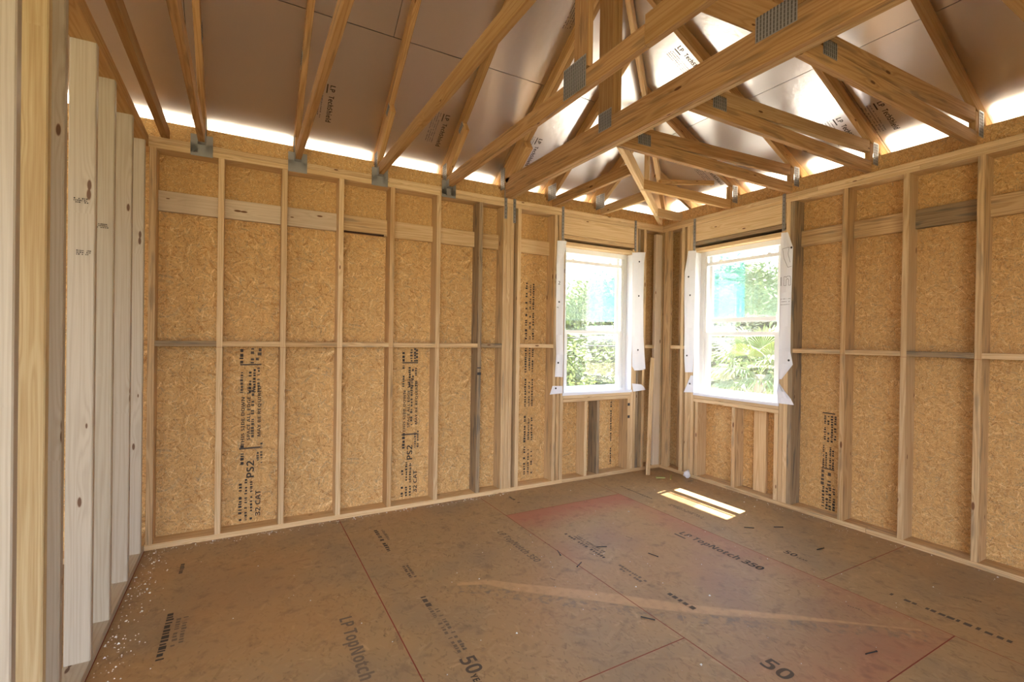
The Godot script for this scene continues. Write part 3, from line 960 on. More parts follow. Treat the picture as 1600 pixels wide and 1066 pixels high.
func one_window(called: String, label: String, base: Vector3, u: Vector3, w: Vector3, width: float, second: bool) -> void:
	var o := struct(called, label, base + w * 0.1 + Vector3(0, 0.885, 0))
	var piece := func(parent: Node3D, nm: String, u0: float, u1: float, y0: float, y1: float, w0: float, w1: float, mat: Material) -> MeshInstance3D:
		var a := base + u * u0 + w * w0 + Vector3(0, y0, 0)
		var b := base + u * u1 + w * w1 + Vector3(0, y1, 0)
		return panel(parent, nm, Vector3(minf(a.x, b.x), y0, minf(a.z, b.z)), Vector3(maxf(a.x, b.x), y1, maxf(a.z, b.z)), mat)
	# outer frame
	piece.call(o, "frame_jamb", 0.0, 0.045, 0.885, 2.405, 0.085, 0.165, M.vinyl)
	piece.call(o, "frame_jamb", width - 0.045, width, 0.885, 2.405, 0.085, 0.165, M.vinyl)
	piece.call(o, "frame_head", 0.045, width - 0.045, 2.355, 2.405, 0.085, 0.165, M.vinyl)
	piece.call(o, "frame_sill", 0.045, width - 0.045, 0.885, 0.925, 0.085, 0.165, M.vinyl)
	# inner stops
	piece.call(o, "frame_stop", 0.045, 0.068, 0.925, 2.355, 0.095, 0.112, M.vinyl)
	piece.call(o, "frame_stop", width - 0.068, width - 0.045, 0.925, 2.355, 0.095, 0.112, M.vinyl)
	# lower sash (inner plane) and upper sash (outer plane)
	for s in [["lower_sash", 0.925, 1.555, 0.098, 0.128], ["upper_sash", 1.515, 2.40, 0.130, 0.158]]:
		var lo: float = s[1]
		var hi: float = s[2]
		var w0: float = s[3]
		var w1: float = s[4]
		var sash := Node3D.new()
		sash.name = s[0]
		o.add_child(sash)
		var l := 0.068
		var rr := width - 0.068
		piece.call(sash, "stile", l, l + 0.042, lo, hi, w0, w1, M.vinyl)
		piece.call(sash, "stile", rr - 0.042, rr, lo, hi, w0, w1, M.vinyl)
		piece.call(sash, "rail", l + 0.042, rr - 0.042, lo, lo + (0.040 if s[0] == "lower_sash" else 0.035), w0, w1, M.vinyl)
		piece.call(sash, "rail", l + 0.042, rr - 0.042, hi - 0.035, hi, w0, w1, M.vinyl)
		piece.call(sash, "pane", l + 0.042, rr - 0.042, lo + 0.035, hi - 0.033, (w0 + w1) / 2, (w0 + w1) / 2 + 0.004, M.glass)
	var sash_up: Node3D = o.get_node("upper_sash")
	# shipping bar near the head, with two lugs
	var bar: MeshInstance3D = piece.call(o, "head_bar", 0.06, width - 0.06, 2.255, 2.288, 0.10, 0.125, M.vinyl)
	for f in [0.17, 0.73]:
		piece.call(bar, "lug", width * f, width * f + 0.035, 2.288, 2.30, 0.10, 0.12, M.vinyl)
	# protective film left on the upper glass
	piece.call(sash_up, "clear_film", 0.112, width - 0.112, 1.66, 2.36, 0.1625, 0.163, M.film_clear)
	piece.call(sash_up, "blue_film", width * 0.5, width - 0.112, 1.665, 2.36, 0.1615, 0.162, M.film)
	if second:
		var lab: MeshInstance3D = piece.call(sash_up, "label_bar", 0.112, width - 0.112, 1.655, 1.700, 0.126, 0.129, M.vinyl)
		stamp_bars(lab, base + u * 0.36 + w * 0.1255 + Vector3(0, 1.672, 0), u, Vector3(0, 1, 0), 0.12, 1, 0.012, M.ink_grey)


# ------------------------------------------------------------------ trusses
func tmat() -> Material:
	return M.truss[rng.randi() % M.truss.size()]


# toothed connector plate: a thin steel sheet with rows of punched slots
func tooth_plate(parent: Node3D, c: Vector3, u: Vector3, v: Vector3, su: float, sv: float) -> void:
	var n := u.cross(v).normalized()
	var st := SurfaceTool.new()
	st.begin(Mesh.PRIMITIVE_TRIANGLES)
	add_box(st, Vector3(-su / 2, -sv / 2, 0), Vector3(su / 2, sv / 2, 0.0016))
	var t := Transform3D(Basis(u.normalized(), v.normalized(), n), c + n * 0.0004)
	var o := put(parent, "connector_plate", st.commit(), M.plate, t)
	var s2 := SurfaceTool.new()
	s2.begin(Mesh.PRIMITIVE_TRIANGLES)
	var k := -su / 2 + 0.007
	while k < su / 2 - 0.006:
		var j := -sv / 2 + 0.004
		while j < sv / 2 - 0.008:
			add_box(s2, Vector3(k, j, 0.0012), Vector3(k + 0.007, j + 0.017, 0.003))
			j += 0.020
		k += 0.0165
	put(o, "punched_slots", s2.commit(), M.plate_slot, t)


func hanger_on_back_wall(parent: Node3D, x: float) -> void:
	var st := SurfaceTool.new()
	st.begin(Mesh.PRIMITIVE_TRIANGLES)
	# wings on the plate, a bent seat and two cheeks up the chord
	add_box(st, Vector3(-0.066, 0.0, 0.0), Vector3(-0.022, 0.125, 0.002))
	add_box(st, Vector3(0.022, 0.0, 0.0), Vector3(0.066, 0.125, 0.002))
	add_box(st, Vector3(-0.066, -0.022, 0.0), Vector3(0.066, 0.062, 0.002))
	add_box(st, Vector3(-0.0225, 0.06, -0.002), Vector3(-0.0205, 0.125, 0.055))
	add_box(st, Vector3(0.0205, 0.06, -0.002), Vector3(0.0225, 0.125, 0.055))
	add_box(st, Vector3(-0.0225, 0.058, -0.002), Vector3(0.0225, 0.060, 0.055))
	var o := put(parent, "hanger", st.commit(), M.galv, Transform3D(Basis(), Vector3(x, PLATE_TOP - 0.062, 0.001)))
	var nm := SurfaceTool.new()
	nm.begin(Mesh.PRIMITIVE_TRIANGLES)
	add_box(nm, Vector3(-0.0045, -0.0045, 0), Vector3(0.0045, 0.0045, 0.004))
	var nail := nm.commit()
	for q in [[-0.05, 0.01], [-0.05, 0.05], [-0.05, 0.09], [0.05, 0.01], [0.05, 0.05], [0.05, 0.09], [-0.02, 0.0], [0.02, 0.0], [-0.02, 0.035], [0.02, 0.035]]:
		put(o, "nail", nail, M.galv, Transform3D(Basis(), Vector3(x + q[0], PLATE_TOP - 0.062 + q[1], 0.002)))


# sloping member under the roof above the back wall, between two z
func chord_a(parent: Node3D, called: String, x: float, z0: float, z1: float, w: float, d: float, below: float, mat: Material) -> void:
	var off := (d / 2 + below) * sqrt(1 + SLOPE_A * SLOPE_A)
	beam(parent, called, Vector3(x, ROOF_Y + SLOPE_A * z0 - off, z0), Vector3(x, ROOF_Y + SLOPE_A * z1 - off, z1), w, d, Vector3(0, 1, 0), mat)


func chord_b(parent: Node3D, called: String, z: float, x0: float, x1: float, d: float, mat: Material) -> void:
	var off := (d / 2 + 0.0005) * sqrt(1 + SLOPE_B * SLOPE_B)
	beam(parent, called, Vector3(x0, ROOF_Y - SLOPE_B * x0 - off, z), Vector3(x1, ROOF_Y - SLOPE_B * x1 - off, z), 0.038, d, Vector3(0, 1, 0), mat)


func build_trusses() -> void:
	var Y := Vector3(0, 1, 0)
	var Z := Vector3(0, 0, 1)
	var X := Vector3(1, 0, 0)
	var py := PLATE_TOP
	var specs := [
		[-4.452, "roof truss in the steel hanger next to the pale stud partition", 0.089],
		[-3.842, "roof truss in the second steel hanger from the pale stud partition", 0.089],
		[-3.225, "roof truss in the third steel hanger from the pale stud partition", 0.089],
		[-2.622, "deep spliced roof truss beside the doubled girder truss", 0.115],
	]
	for s in specs:
		var x: float = s[0]
		var bd: float = s[2]
		var deep_end: bool = x > -3.0
		var t := thing("roof_truss", Vector3(x, py, 0.0), s[1], "truss", "roof trusses over the back wall")
		var m := tmat()
		if deep_end:
			beam(t, "bottom_chord", Vector3(x, py + 0.05, 0.004), Vector3(x, py + 0.05, 2.38), 0.038, 0.10, Y, M.truss[2])
			beam(t, "bottom_chord", Vector3(x, py + 0.07, 2.382), Vector3(x, py + 0.07, HOUSE_Z - 0.15), 0.038, 0.14, Y, M.truss[1])
		else:
			beam(t, "bottom_chord", Vector3(x, py + bd / 2, 0.004 if x > -4.6 else -0.1), Vector3(x, py + bd / 2, HOUSE_Z - 0.15), 0.038, bd, Y, m)
		var zt := minf(RIDGE_Z, -x * SLOPE_B / SLOPE_A)
		chord_a(t, "top_chord", x, -0.31, zt, 0.038, 0.089, 0.0005, tmat())
		beam(t, "heel_block", Vector3(x, py + bd, -0.06), Vector3(x, 2.955, -0.06), 0.038, 0.10, Z, m)
		beam(t, "top_flat", Vector3(x, ROOF_Y + SLOPE_A * zt - 0.11, zt), Vector3(x, ROOF_Y + SLOPE_A * zt - 0.11, HOUSE_Z - zt), 0.036, 0.089, Y, m)
		# far slope
		var off := 0.046 * sqrt(1 + SLOPE_A * SLOPE_A)
		beam(t, "top_chord", Vector3(x, ROOF_Y + SLOPE_A * zt - off, HOUSE_Z - zt), Vector3(x, ROOF_Y - 0.2 - off, HOUSE_Z + 0.3), 0.038, 0.089, Y, m)
		var top_y := ROOF_Y + SLOPE_A * zt - 0.15
		var zw := 1.91 if deep_end else minf(zt, 2.4)
		var wy := minf(top_y, ROOF_Y + SLOPE_A * zw - 0.11)
		beam(t, "web", Vector3(x, py + bd, zw), Vector3(x, wy, zw), 0.037, 0.118 if deep_end else 0.089, Z, tmat())
		beam(t, "web", Vector3(x, py + bd, zw + 1.3), Vector3(x, wy - 0.05, zw + 0.1), 0.037, 0.089, Z, tmat())
		var side := Vector3(-0.0195, 0, 0) if x > -4.2 else Vector3(0.0195, 0, 0)
		var uu := Z if x > -4.2 else -Z
		tooth_plate(t, Vector3(x, py + bd * 0.7 + 0.06, -0.055) + side, uu, Y, 0.09, 0.16)
		if deep_end:
			tooth_plate(t, Vector3(x, py + 0.095, 1.86) + side, uu, Y, 0.20, 0.17)
		if x > -3.4:
			# short wedge under the top chord, its end cut square
			chord_a(t, "heel_wedge", x, -0.02, 0.36, 0.038, 0.089, 0.0905, tmat())
			tooth_plate(t, Vector3(x, ROOF_Y + SLOPE_A * 0.30 - 0.115, 0.30) + side, (uu + Y * SLOPE_A * signf(uu.z)), Vector3(0, 1, -SLOPE_A), 0.09, 0.05)
		if x < -3.4:
			tooth_plate(t, Vector3(x, ROOF_Y + SLOPE_A * 0.42 - 0.055, 0.42) + side, (uu + Y * SLOPE_A * signf(uu.z)), Vector3(0, 1, -SLOPE_A * signf(uu.z) * signf(uu.z)), 0.11, 0.07)
		if x > -4.6:
			hanger_on_back_wall(t, x)
	var nb := thing("nailer_board", Vector3(-4.665, py, 0), "lone ceiling nailer board running along the top of the pale stud partition", "board")
	beam(nb, "board", Vector3(-4.665, py + 0.0445, -0.1), Vector3(-4.665, py + 0.0445, HOUSE_Z - 0.15), 0.038, 0.089, Y, M.truss[1])
	# doubled hip girder
	var gx := -2.02
	var g := thing("girder_truss", Vector3(gx, py, 0), "doubled girder truss, the deepest beam, carrying the short jack trusses", "truss")
	for k in 2:
		var px := gx - 0.019 + 0.0385 * k
		beam(g, "bottom_chord", Vector3(px, py + 0.093, 0.004), Vector3(px, py + 0.093, HOUSE_Z - 0.15), 0.038, 0.184, Y, M.truss[2 if k == 0 else 3], 0.004)
		chord_a(g, "top_chord", px, -0.31, 1.5, 0.038, 0.089, 0.0005, M.truss[k])
		beam(g, "top_flat", Vector3(px, 4.0, 1.5), Vector3(px, 4.0, HOUSE_Z - 1.5), 0.037, 0.089, Y, M.truss[k])
		beam(g, "web", Vector3(px, py + 0.185, 1.42), Vector3(px, 3.93, 1.42), 0.037, 0.15, Z, M.truss[1])
		beam(g, "web", Vector3(px, py + 0.185, 2.60), Vector3(px, 3.90, 1.56), 0.037, 0.13, Z, M.truss[0])
		beam(g, "web", Vector3(px, py + 0.185, 2.72), Vector3(px, 3.95, 2.72), 0.037, 0.10, Z, M.truss[1])
	chord_a(g, "heel_wedge", gx, 0.0, 0.34, 0.076, 0.089, 0.0905, M.truss[0])
	beam(g, "heel_block", Vector3(gx, py + 0.185, -0.06), Vector3(gx, 2.99, -0.06), 0.076, 0.10, Z, M.truss[0])
	tooth_plate(g, Vector3(gx - 0.039, py + 0.175, 1.42), Z, Y, 0.13, 0.13)
	tooth_plate(g, Vector3(gx - 0.039, py + 0.175, 2.62), Z, Y, 0.20, 0.12)
	tooth_plate(g, Vector3(gx - 0.039, py + 0.19, -0.05), Z, Y, 0.08, 0.20)
	# jacks from the right wall to the girder
	var jz := [0.26, 0.86, 1.468, 2.076, 2.684, 3.294, 3.904]
	var jl := ["shortest jack truss, in the very corner of the right wall", "short jack truss above the window in the right wall", "jack truss meeting the girder where the hip rafter does", "jack truss between the corner window and the first full studs of the right wall", "jack truss with a dark knot near its wall end", "jack truss next beyond the one with the dark knot", "jack truss farthest from the two windows"]
	for k in jz.size():
		var z: float = jz[k]
		var t := thing("jack_truss", Vector3(0, py, z), jl[k], "truss", "jack trusses along the right wall")
		var x1: float = -1.979 if k > 1 else -(z / 0.75) - 0.03
		beam(t, "bottom_chord", Vector3(0.002, py + 0.0445, z), Vector3(x1 + 0.001, py + 0.0445, z), 0.038, 0.088, Y, M.truss[[3, 0, 2, 2, 2, 1, 0][k]])
		chord_b(t, "top_chord", z, 0.42, maxf(x1, -1.93), 0.089, tmat())
		if k > 0:
			beam(t, "heel_block", Vector3(0.0, py + 0.089, z), Vector3(0.0, 2.99, z), 0.037, 0.05, X, M.truss[1])
			tooth_plate(t, Vector3(0.06, py + 0.15, z + 0.0195), X, Y, 0.075, 0.17)
		if k > 1:
			beam(t, "brace", Vector3(-1.80, 2.895, z), Vector3(-0.03, 2.967, z), 0.037, 0.088, Y, M.truss[[0, 0, 2, 3, 2, 1, 0][k]])
			tooth_plate(t, Vector3(-1.76, py + 0.085, z + 0.0195), X, Y, 0.12, 0.075)
		elif k == 1:
			beam(t, "brace", Vector3(-0.95, 2.875, z), Vector3(-0.25, 2.985, z), 0.037, 0.04, Y, M.truss[0])
	# jacks from the back wall to the hip rafter
	var ax := [-1.51, -0.90]
	for k in 2:
		var x: float = ax[k]
		var t := thing("jack_truss", Vector3(x, py, 0), ["jack truss over the left side of the back wall window", "jack truss over the right side of the back wall window"][k], "truss", "jack trusses along the back wall")
		var z1 := -x * 0.75 - 0.04
		beam(t, "bottom_chord", Vector3(x, py + 0.045, 0.002), Vector3(x, py + 0.045, z1), 0.038, 0.089, Y, M.truss[[2, 3][k]])
		chord_a(t, "top_chord", x, -0.31, z1, 0.038, 0.089, 0.0005, tmat())
		chord_a(t, "heel_wedge", x, -0.03, 0.27, 0.038, 0.089, 0.0905, tmat())
		beam(t, "heel_block", Vector3(x, py + 0.09, -0.06), Vector3(x, 2.955, -0.06), 0.037, 0.10, Z, M.truss[1])
		tooth_plate(t, Vector3(x - 0.0195, py + 0.14, 0.0), Z, Y, 0.14, 0.15)
	# hip rafter with its own bottom chord
	var h := thing("hip_rafter", Vector3(-0.03, py, 0), "diagonal hip rafter rising from the corner to the girder truss", "rafter")
	beam(h, "bottom_chord", Vector3(-0.035, py + 0.0505, 0.0), Vector3(-1.965, py + 0.0505, 1.462), 0.038, 0.1, Y, M.pine_clean)
	var hn := Vector3(-1.0, 0.5, 0.75)
	var p0 := Vector3(0.32, ROOF_Y - 0.16 - 0.075, -0.24)
	var p1 := Vector3(-1.96, ROOF_Y + 0.98 - 0.085, 1.47)
	beam(h, "top_chord", p0, p1, 0.038, 0.11, Y, M.pine_clean)
	beam(h, "web", Vector3(-1.0, py + 0.1, 0.748), Vector3(-1.0, 3.43, 0.748), 0.038, 0.07, hn * Vector3(1, 0, 1), M.pine_clean)


# ------------------------------------------------------------------ house wrap
func sheet(parent: Node3D, called: String, pts: Array, lift: Vector3, mat: Material, waves := 0.0) -> MeshInstance3D:
	# a thin fabric flap: outline points in order, rows of two (left, right) from top to bottom
	var st := SurfaceTool.new()
	st.begin(Mesh.PRIMITIVE_TRIANGLES)
	var o: Vector3 = pts[0][0]
	var rows := []
	for k in pts.size():
		var row := []
		for j in 5:
			var p: Vector3 = (pts[k][0] as Vector3).lerp(pts[k][1], j / 4.0)
			row.append(p - o + lift * waves * sin(k * 1.9 + j * 1.3))
		rows.append(row)
	for side in [0.0, 1.0]:
		for k in rows.size() - 1:
			for j in 4:
				var a: Vector3 = rows[k][j] + lift * 0.0008 * side
				var b: Vector3 = rows[k][j + 1] + lift * 0.0008 * side
				var c: Vector3 = rows[k + 1][j + 1] + lift * 0.0008 * side
				var d: Vector3 = rows[k + 1][j] + lift * 0.0008 * side
				var n := (b - a).cross(c - a).normalized()
				if n.dot(lift) * (side - 0.5) < 0:
					n = -n
				tri(st, a, b, c, n)
				tri(st, a, c, d, n)
	return put(parent, called, st.commit(), mat, Transform3D(Basis(), o))


func cap_nail(parent: Node3D, at: Vector3, n: Vector3) -> void:
	var c := CylinderMesh.new()
	c.top_radius = 0.008
	c.bottom_radius = 0.010
	c.height = 0.003
	c.radial_segments = 12
	c.rings = 1
	var side := n.cross(Vector3(0, 1, 0)).normalized()
	put(parent, "cap_nail", c, M.cap_nail, Transform3D(Basis(side, n, side.cross(n)), at + n * 0.003))


func build_wrap() -> void:
	var w1: Node3D = get_node("window_1")
	var w2: Node3D = get_node("window_2")
	# back wall window: u = x
	var a := thing("house_wrap", Vector3(-0.9, 0.885, 0), "white building wrap folded over the edges of the back wall window", "wrap")
	var n := Vector3(0, 0, 1)
	var P := func(x: float, y: float) -> Vector3: return Vector3(x, y, 0.004)
	var l := sheet(a, "side_flap", [[P.call(-1.463, 2.44), P.call(-1.345, 2.45)], [P.call(-1.47, 2.2), P.call(-1.378, 2.3)], [P.call(-1.465, 1.8), P.call(-1.375, 1.8)], [P.call(-1.462, 1.5), P.call(-1.372, 1.5)], [P.call(-1.458, 1.3), P.call(-1.37, 1.3)], [P.call(-1.468, 1.08), P.call(-1.375, 1.075)]], n, M.wrap, 0.004)
	for y in [1.22, 1.83]:
		cap_nail(l, P.call(-1.43, y), n)
	lettering(l, "2", P.call(-1.445, 2.02), Vector3(1, 0, 0), Vector3(0, 1, 0), 0.035, M.ink_grey)
	stamp_bars(l, P.call(-1.455, 1.77), Vector3(1, 0, 0), Vector3(0, 1, 0), 0.06, 1, 0.016, M.ink_grey)
	var rr := sheet(a, "side_flap", [[P.call(-0.468, 2.42), P.call(-0.265, 2.445)], [P.call(-0.455, 2.3), P.call(-0.29, 2.33)], [P.call(-0.452, 1.9), P.call(-0.292, 1.9)], [P.call(-0.452, 1.5), P.call(-0.275, 1.5)], [P.call(-0.450, 1.3), P.call(-0.262, 1.31)], [P.call(-0.442, 1.17), P.call(-0.246, 1.14)], [P.call(-0.40, 1.122), P.call(-0.27, 1.126)]], n, M.wrap, 0.005)
	for y in [1.35, 1.95, 2.33]:
		cap_nail(rr, P.call(-0.36, y), n)
	var sl := sheet(a, "sill_flap", [[P.call(-1.495, 0.99), P.call(-1.372, 0.985)], [P.call(-1.51, 0.95), P.call(-1.372, 0.94)], [P.call(-1.525, 0.905), P.call(-1.372, 0.912)]], n, M.wrap, 0.002)
	cap_nail(sl, P.call(-1.455, 0.965), n)
	sheet(a, "sill_flap", [[P.call(-0.44, 0.98), P.call(-0.30, 0.965)], [P.call(-0.43, 0.93), P.call(-0.26, 0.935)], [P.call(-0.416, 0.888), P.call(-0.234, 0.902)]], n, M.wrap, 0.002)
	panel(w1, "sill_liner", Vector3(-1.372, 0.889, -0.085), Vector3(-0.44, 0.891, 0.006), M.wrap)
	panel(w1, "sill_liner", Vector3(-1.372, 0.885, 0.004), Vector3(-0.44, 0.912, 0.006), M.wrap)
	panel(w1, "jamb_liner", Vector3(-1.3595, 0.893, -0.085), Vector3(-1.3575, 2.40, 0.006), M.wrap)
	panel(w1, "jamb_liner", Vector3(-0.4575, 0.893, -0.085), Vector3(-0.4555, 2.40, 0.006), M.wrap)
	# right wall window: u = z
	var b := thing("house_wrap", Vector3(0, 0.885, 0.93), "white building wrap with outline letters folded over the edges of the right wall window", "wrap")
	n = Vector3(-1, 0, 0)
	P = func(z: float, y: float) -> Vector3: return Vector3(-0.004, y, z)
	l = sheet(b, "side_flap", [[P.call(0.371, 2.43), P.call(0.474, 2.42)], [P.call(0.33, 2.21), P.call(0.468, 2.21)], [P.call(0.325, 1.9), P.call(0.468, 1.9)], [P.call(0.335, 1.6), P.call(0.466, 1.6)], [P.call(0.342, 1.3), P.call(0.464, 1.3)], [P.call(0.352, 1.118), P.call(0.46, 1.125)]], n, M.wrap, 0.004)
	for q in [[0.405, 1.95], [0.375, 1.30], [0.38, 2.15]]:
		cap_nail(l, P.call(q[0], q[1]), n)
	rr = sheet(b, "side_flap", [[P.call(1.398, 2.435), P.call(1.455, 2.432)], [P.call(1.398, 2.3), P.call(1.507, 2.29)], [P.call(1.398, 1.9), P.call(1.500, 1.9)], [P.call(1.398, 1.6), P.call(1.495, 1.6)], [P.call(1.398, 1.4), P.call(1.50, 1.37)], [P.call(1.398, 1.27), P.call(1.524, 1.265)], [P.call(1.398, 1.13), P.call(1.42, 1.128)]], n, M.wrap, 0.004)
	cap_nail(rr, P.call(1.485, 1.30), n)
	cap_nail(rr, P.call(1.492, 2.29), n)
	var R := Vector3(0, 0, 1)
	var U := Vector3(0, 1, 0)
	outline_letters(rr, "in", Vector3(-0.0095, 1.96, 1.402), R, U)
	outline_letters(rr, "T", Vector3(-0.0095, 2.26, 1.415), R, U)
	for k in 3:
		stamp_bars(rr, Vector3(-0.0085, 1.84 - 0.025 * k, 1.405), R, U, 0.085, 1, 0.009, M.ink_grey)
	sl = sheet(b, "sill_flap", [[P.call(0.43, 1.09), P.call(0.468, 1.09)], [P.call(0.385, 0.99), P.call(0.468, 0.98)], [P.call(0.338, 0.90), P.call(0.468, 0.912)]], n, M.wrap, 0.002)
	cap_nail(sl, P.call(0.42, 1.0), n)
	sheet(b, "sill_flap", [[P.call(1.392, 1.09), P.call(1.402, 1.088)], [P.call(1.385, 1.02), P.call(1.46, 1.02)], [P.call(1.385, 0.96), P.call(1.51, 0.965)], [P.call(1.385, 0.912), P.call(1.535, 0.913)]], n, M.wrap, 0.004)
	panel(w2, "sill_liner", Vector3(-0.006, 0.889, 0.465), Vector3(0.085, 0.891, 1.40), M.wrap)
	panel(w2, "sill_liner", Vector3(-0.006, 0.885, 0.465), Vector3(-0.004, 0.912, 1.40), M.wrap)
	panel(w2, "jamb_liner", Vector3(-0.006, 0.893, 0.4665), Vector3(0.085, 2.40, 0.4685), M.wrap)
	panel(w2, "jamb_liner", Vector3(-0.006, 0.893, 1.3955), Vector3(0.085, 2.40, 1.3975), M.wrap)


# hollow drawn letters on the wrap, as thin strokes
func outline_letters(parent: Node3D, s: String, at: Vector3, right: Vector3, up: Vector3) -> void:
	var shapes := {"in": [[[0.0, 0.0], [0.0, 0.075], [0.008, 0.075], [0.008, 0.0]], [[0.03, 0.0], [0.03, 0.08], [0.045, 0.08], [0.05, 0.07], [0.06, 0.082], [0.085, 0.08], [0.09, 0.06], [0.09, 0.0], [0.072, 0.0], [0.072, 0.05], [0.062, 0.062], [0.05, 0.05], [0.05, 0.0], [0.03, 0.0]]], "T": [[[0.0, 0.03], [0.06, 0.035], [0.05, -0.02], [0.07, -0.10]], [[0.0, 0.03], [0.015, -0.06], [0.05, -0.14], [0.085, -0.135]]]}
	var n := right.cross(up).normalized()
	for line in shapes[s]:
		var st := SurfaceTool.new()
		st.begin(Mesh.PRIMITIVE_TRIANGLES)
		for k in line.size() - 1:
			var a: Vector3 = right * line[k][0] + up * line[k][1]
			var b: Vector3 = right * line[k + 1][0] + up * line[k + 1][1]
			var side := (b - a).cross(n).normalized() * 0.0016
			tri(st, a - side, b - side, b + side, n)
			tri(st, a - side, b + side, a + side, n)
		put(parent, "print", st.commit(), M.ink_grey, Transform3D(Basis(), at))


# ------------------------------------------------------------------ loose things
func build_loose_things() -> void:
	# board leaning in the corner
	var p := Vector3(-0.36, 0.0, 0.185)
	var q := Vector3(-0.165, 1.26, 0.03)
	var lb := thing("leaning_board", p, "narrow pine board leaning in the corner between the two windows", "board")
	beam(lb, "board", p + Vector3(0, 0.004, 0), q, 0.062, 0.019, Vector3(0.3, 0.15, 1), M.pine[0])
	# crumpled cup
	var st := SurfaceTool.new()
	st.begin(Mesh.PRIMITIVE_TRIANGLES)
	var f := FastNoiseLite.new()
	f.seed = 9
	f.frequency = 18.0
	var pt := func(i: int, j: int) -> Vector3:
		var th := TAU * i / 14.0
		var ph := PI * j / 8.0
		var d := Vector3(sin(ph) * cos(th), cos(ph), sin(ph) * sin(th))
		var r := 0.034 * (1.0 + 0.55 * f.get_noise_3d(d.x * 0.06, d.y * 0.06, d.z * 0.06))
		return d * Vector3(r, r * 1.15, r)
	for i in 14:
		for j in 8:
			var a: Vector3 = pt.call(i, j)
			var b: Vector3 = pt.call((i + 1) % 14, j)
			var c: Vector3 = pt.call((i + 1) % 14, j + 1)
			var d: Vector3 = pt.call(i, j + 1)
			var n := (a + b + c + d).normalized()
			if j > 0:
				tri(st, a, b, c, n)
			if j < 7:
				tri(st, a, c, d, n)
	var cup := thing("paper_ball", Vector3(-0.04, 0.034, 0.43), "crumpled white paper ball on the floor under the right wall window", "paper")
	put(cup, "crumpled_sheet", st.commit(), M.wrap, Transform3D(Basis(), Vector3(-0.04, 0.036, 0.43)))
	# scraps of wood
	var scraps := [[Vector3(-0.315, 0, 0.32), 0.09, 0.035, 0.012, 0.5, "flat olive wood scrap beside the leaning board's foot"], [Vector3(-0.20, 0, 0.36), 0.16, 0.012, 0.01, -0.7, "thin pale wood splinter on the floor by the corner"], [Vector3(-0.12, 0, 0.55), 0.06, 0.02, 0.006, 0.2, "small dark scrap beside the crumpled paper"]]
	for s in scraps:
		var t := thing("wood_scrap", s[0], s[5], "scrap")
		var dir := Vector3(cos(s[4]), 0, sin(s[4]))
		var c: Vector3 = s[0]
		beam(t, "splinter", c - dir * s[1] / 2 + Vector3(0, s[3] / 2 + 0.0005, 0), c + dir * s[1] / 2 + Vector3(0, s[3] / 2 + 0.0005, 0), s[2], s[3], Vector3(0, 1, 0), M.scrap if s[1] > 0.07 else M.grey_wood)
	# dropped nails
	var places := [[-2.33, 2.15, 0.9], [-1.98, 1.36, 0.4], [-2.30, 1.30, 1.9], [-0.72, 1.62, 0.7], [-0.50, 1.72, 0.5], [-1.60, 2.85, 0.2], [-0.62, 2.10, 0.1], [-1.75, 1.62, 1.3], [-2.28, 1.5, 2.6]]
	for k in places.size():
		var s: Array = places[k]
		var t := thing("nail", Vector3(s[0], 0, s[1]), "dark framing nail lying loose on the subfloor", "nail", "nails dropped on the floor")
		var dir := Vector3(cos(s[2]), 0, sin(s[2]))
		var c := Vector3(s[0], 0.004, s[1])
		beam(t, "shank", c - dir * 0.035, c + dir * 0.035, 0.005, 0.005, Vector3(0, 1, 0), M.cap_nail)
		beam(t, "head", c + dir * 0.035, c + dir * 0.037, 0.008, 0.008, Vector3(0, 1, 0), M.cap_nail)
	# crumbs of foam and sawdust swept along the walls and scattered
	var chip := SurfaceTool.new()
	chip.begin(Mesh.PRIMITIVE_TRIANGLES)
	var v := [Vector3(1, 0, 0), Vector3(-0.5, 0, 0.9), Vector3(-0.5, 0, -0.8), Vector3(0.1, 0.9, 0)]
	for fc in [[0, 1, 3], [1, 2, 3], [2, 0, 3], [0, 1, 2]]:
		var a: Vector3 = v[fc[0]]
		var b: Vector3 = v[fc[1]]
		var c: Vector3 = v[fc[2]]
		var n := (b - a).cross(c - a).normalized()
		if n.dot((a + b + c) / 3 - Vector3(0, 0.25, 0)) < 0:
			n = -n
		tri(chip, a, b, c, n)
	var mm := MultiMesh.new()
	mm.transform_format = MultiMesh.TRANSFORM_3D
	mm.mesh = chip.commit()
	mm.instance_count = 760
	for k in 760:
		var x: float
		var z: float
		if k < 330:
			z = rng.randf_range(0.0, 2.3)
			x = -4.745 + absf(rng.randfn(0.0, 0.07)) + 0.01
		elif k < 560:
			x = rng.randf_range(-4.7, -2.0)
			z = absf(rng.randfn(0.0, 0.035)) + 0.012
		elif k < 640:
			z = rng.randf_range(0.4, 3.2)
			x = -absf(rng.randfn(0.0, 0.06)) - 0.012
		else:
			x = rng.randf_range(-4.6, -0.1)
			z = rng.randf_range(0.2, 3.0)
		var s := rng.randf_range(0.0012, 0.0036)
		if rng.randf() < 0.12:
			s *= 1.9
		mm.set_instance_transform(k, Transform3D(Basis(Vector3(0, 1, 0), rng.randf() * TAU).scaled(Vector3.ONE * s * 1.25), Vector3(x, 0.0004, z)))
	var dust := MultiMeshInstance3D.new()
	dust.name = "crumbs"
	dust.multimesh = mm
	dust.material_override = M.white_paint
	add_child(dust)
	dust.set_meta("kind", "stuff")
	dust.set_meta("label", "white foam and drywall crumbs scattered over the subfloor")
	dust.set_meta("category", "debris")


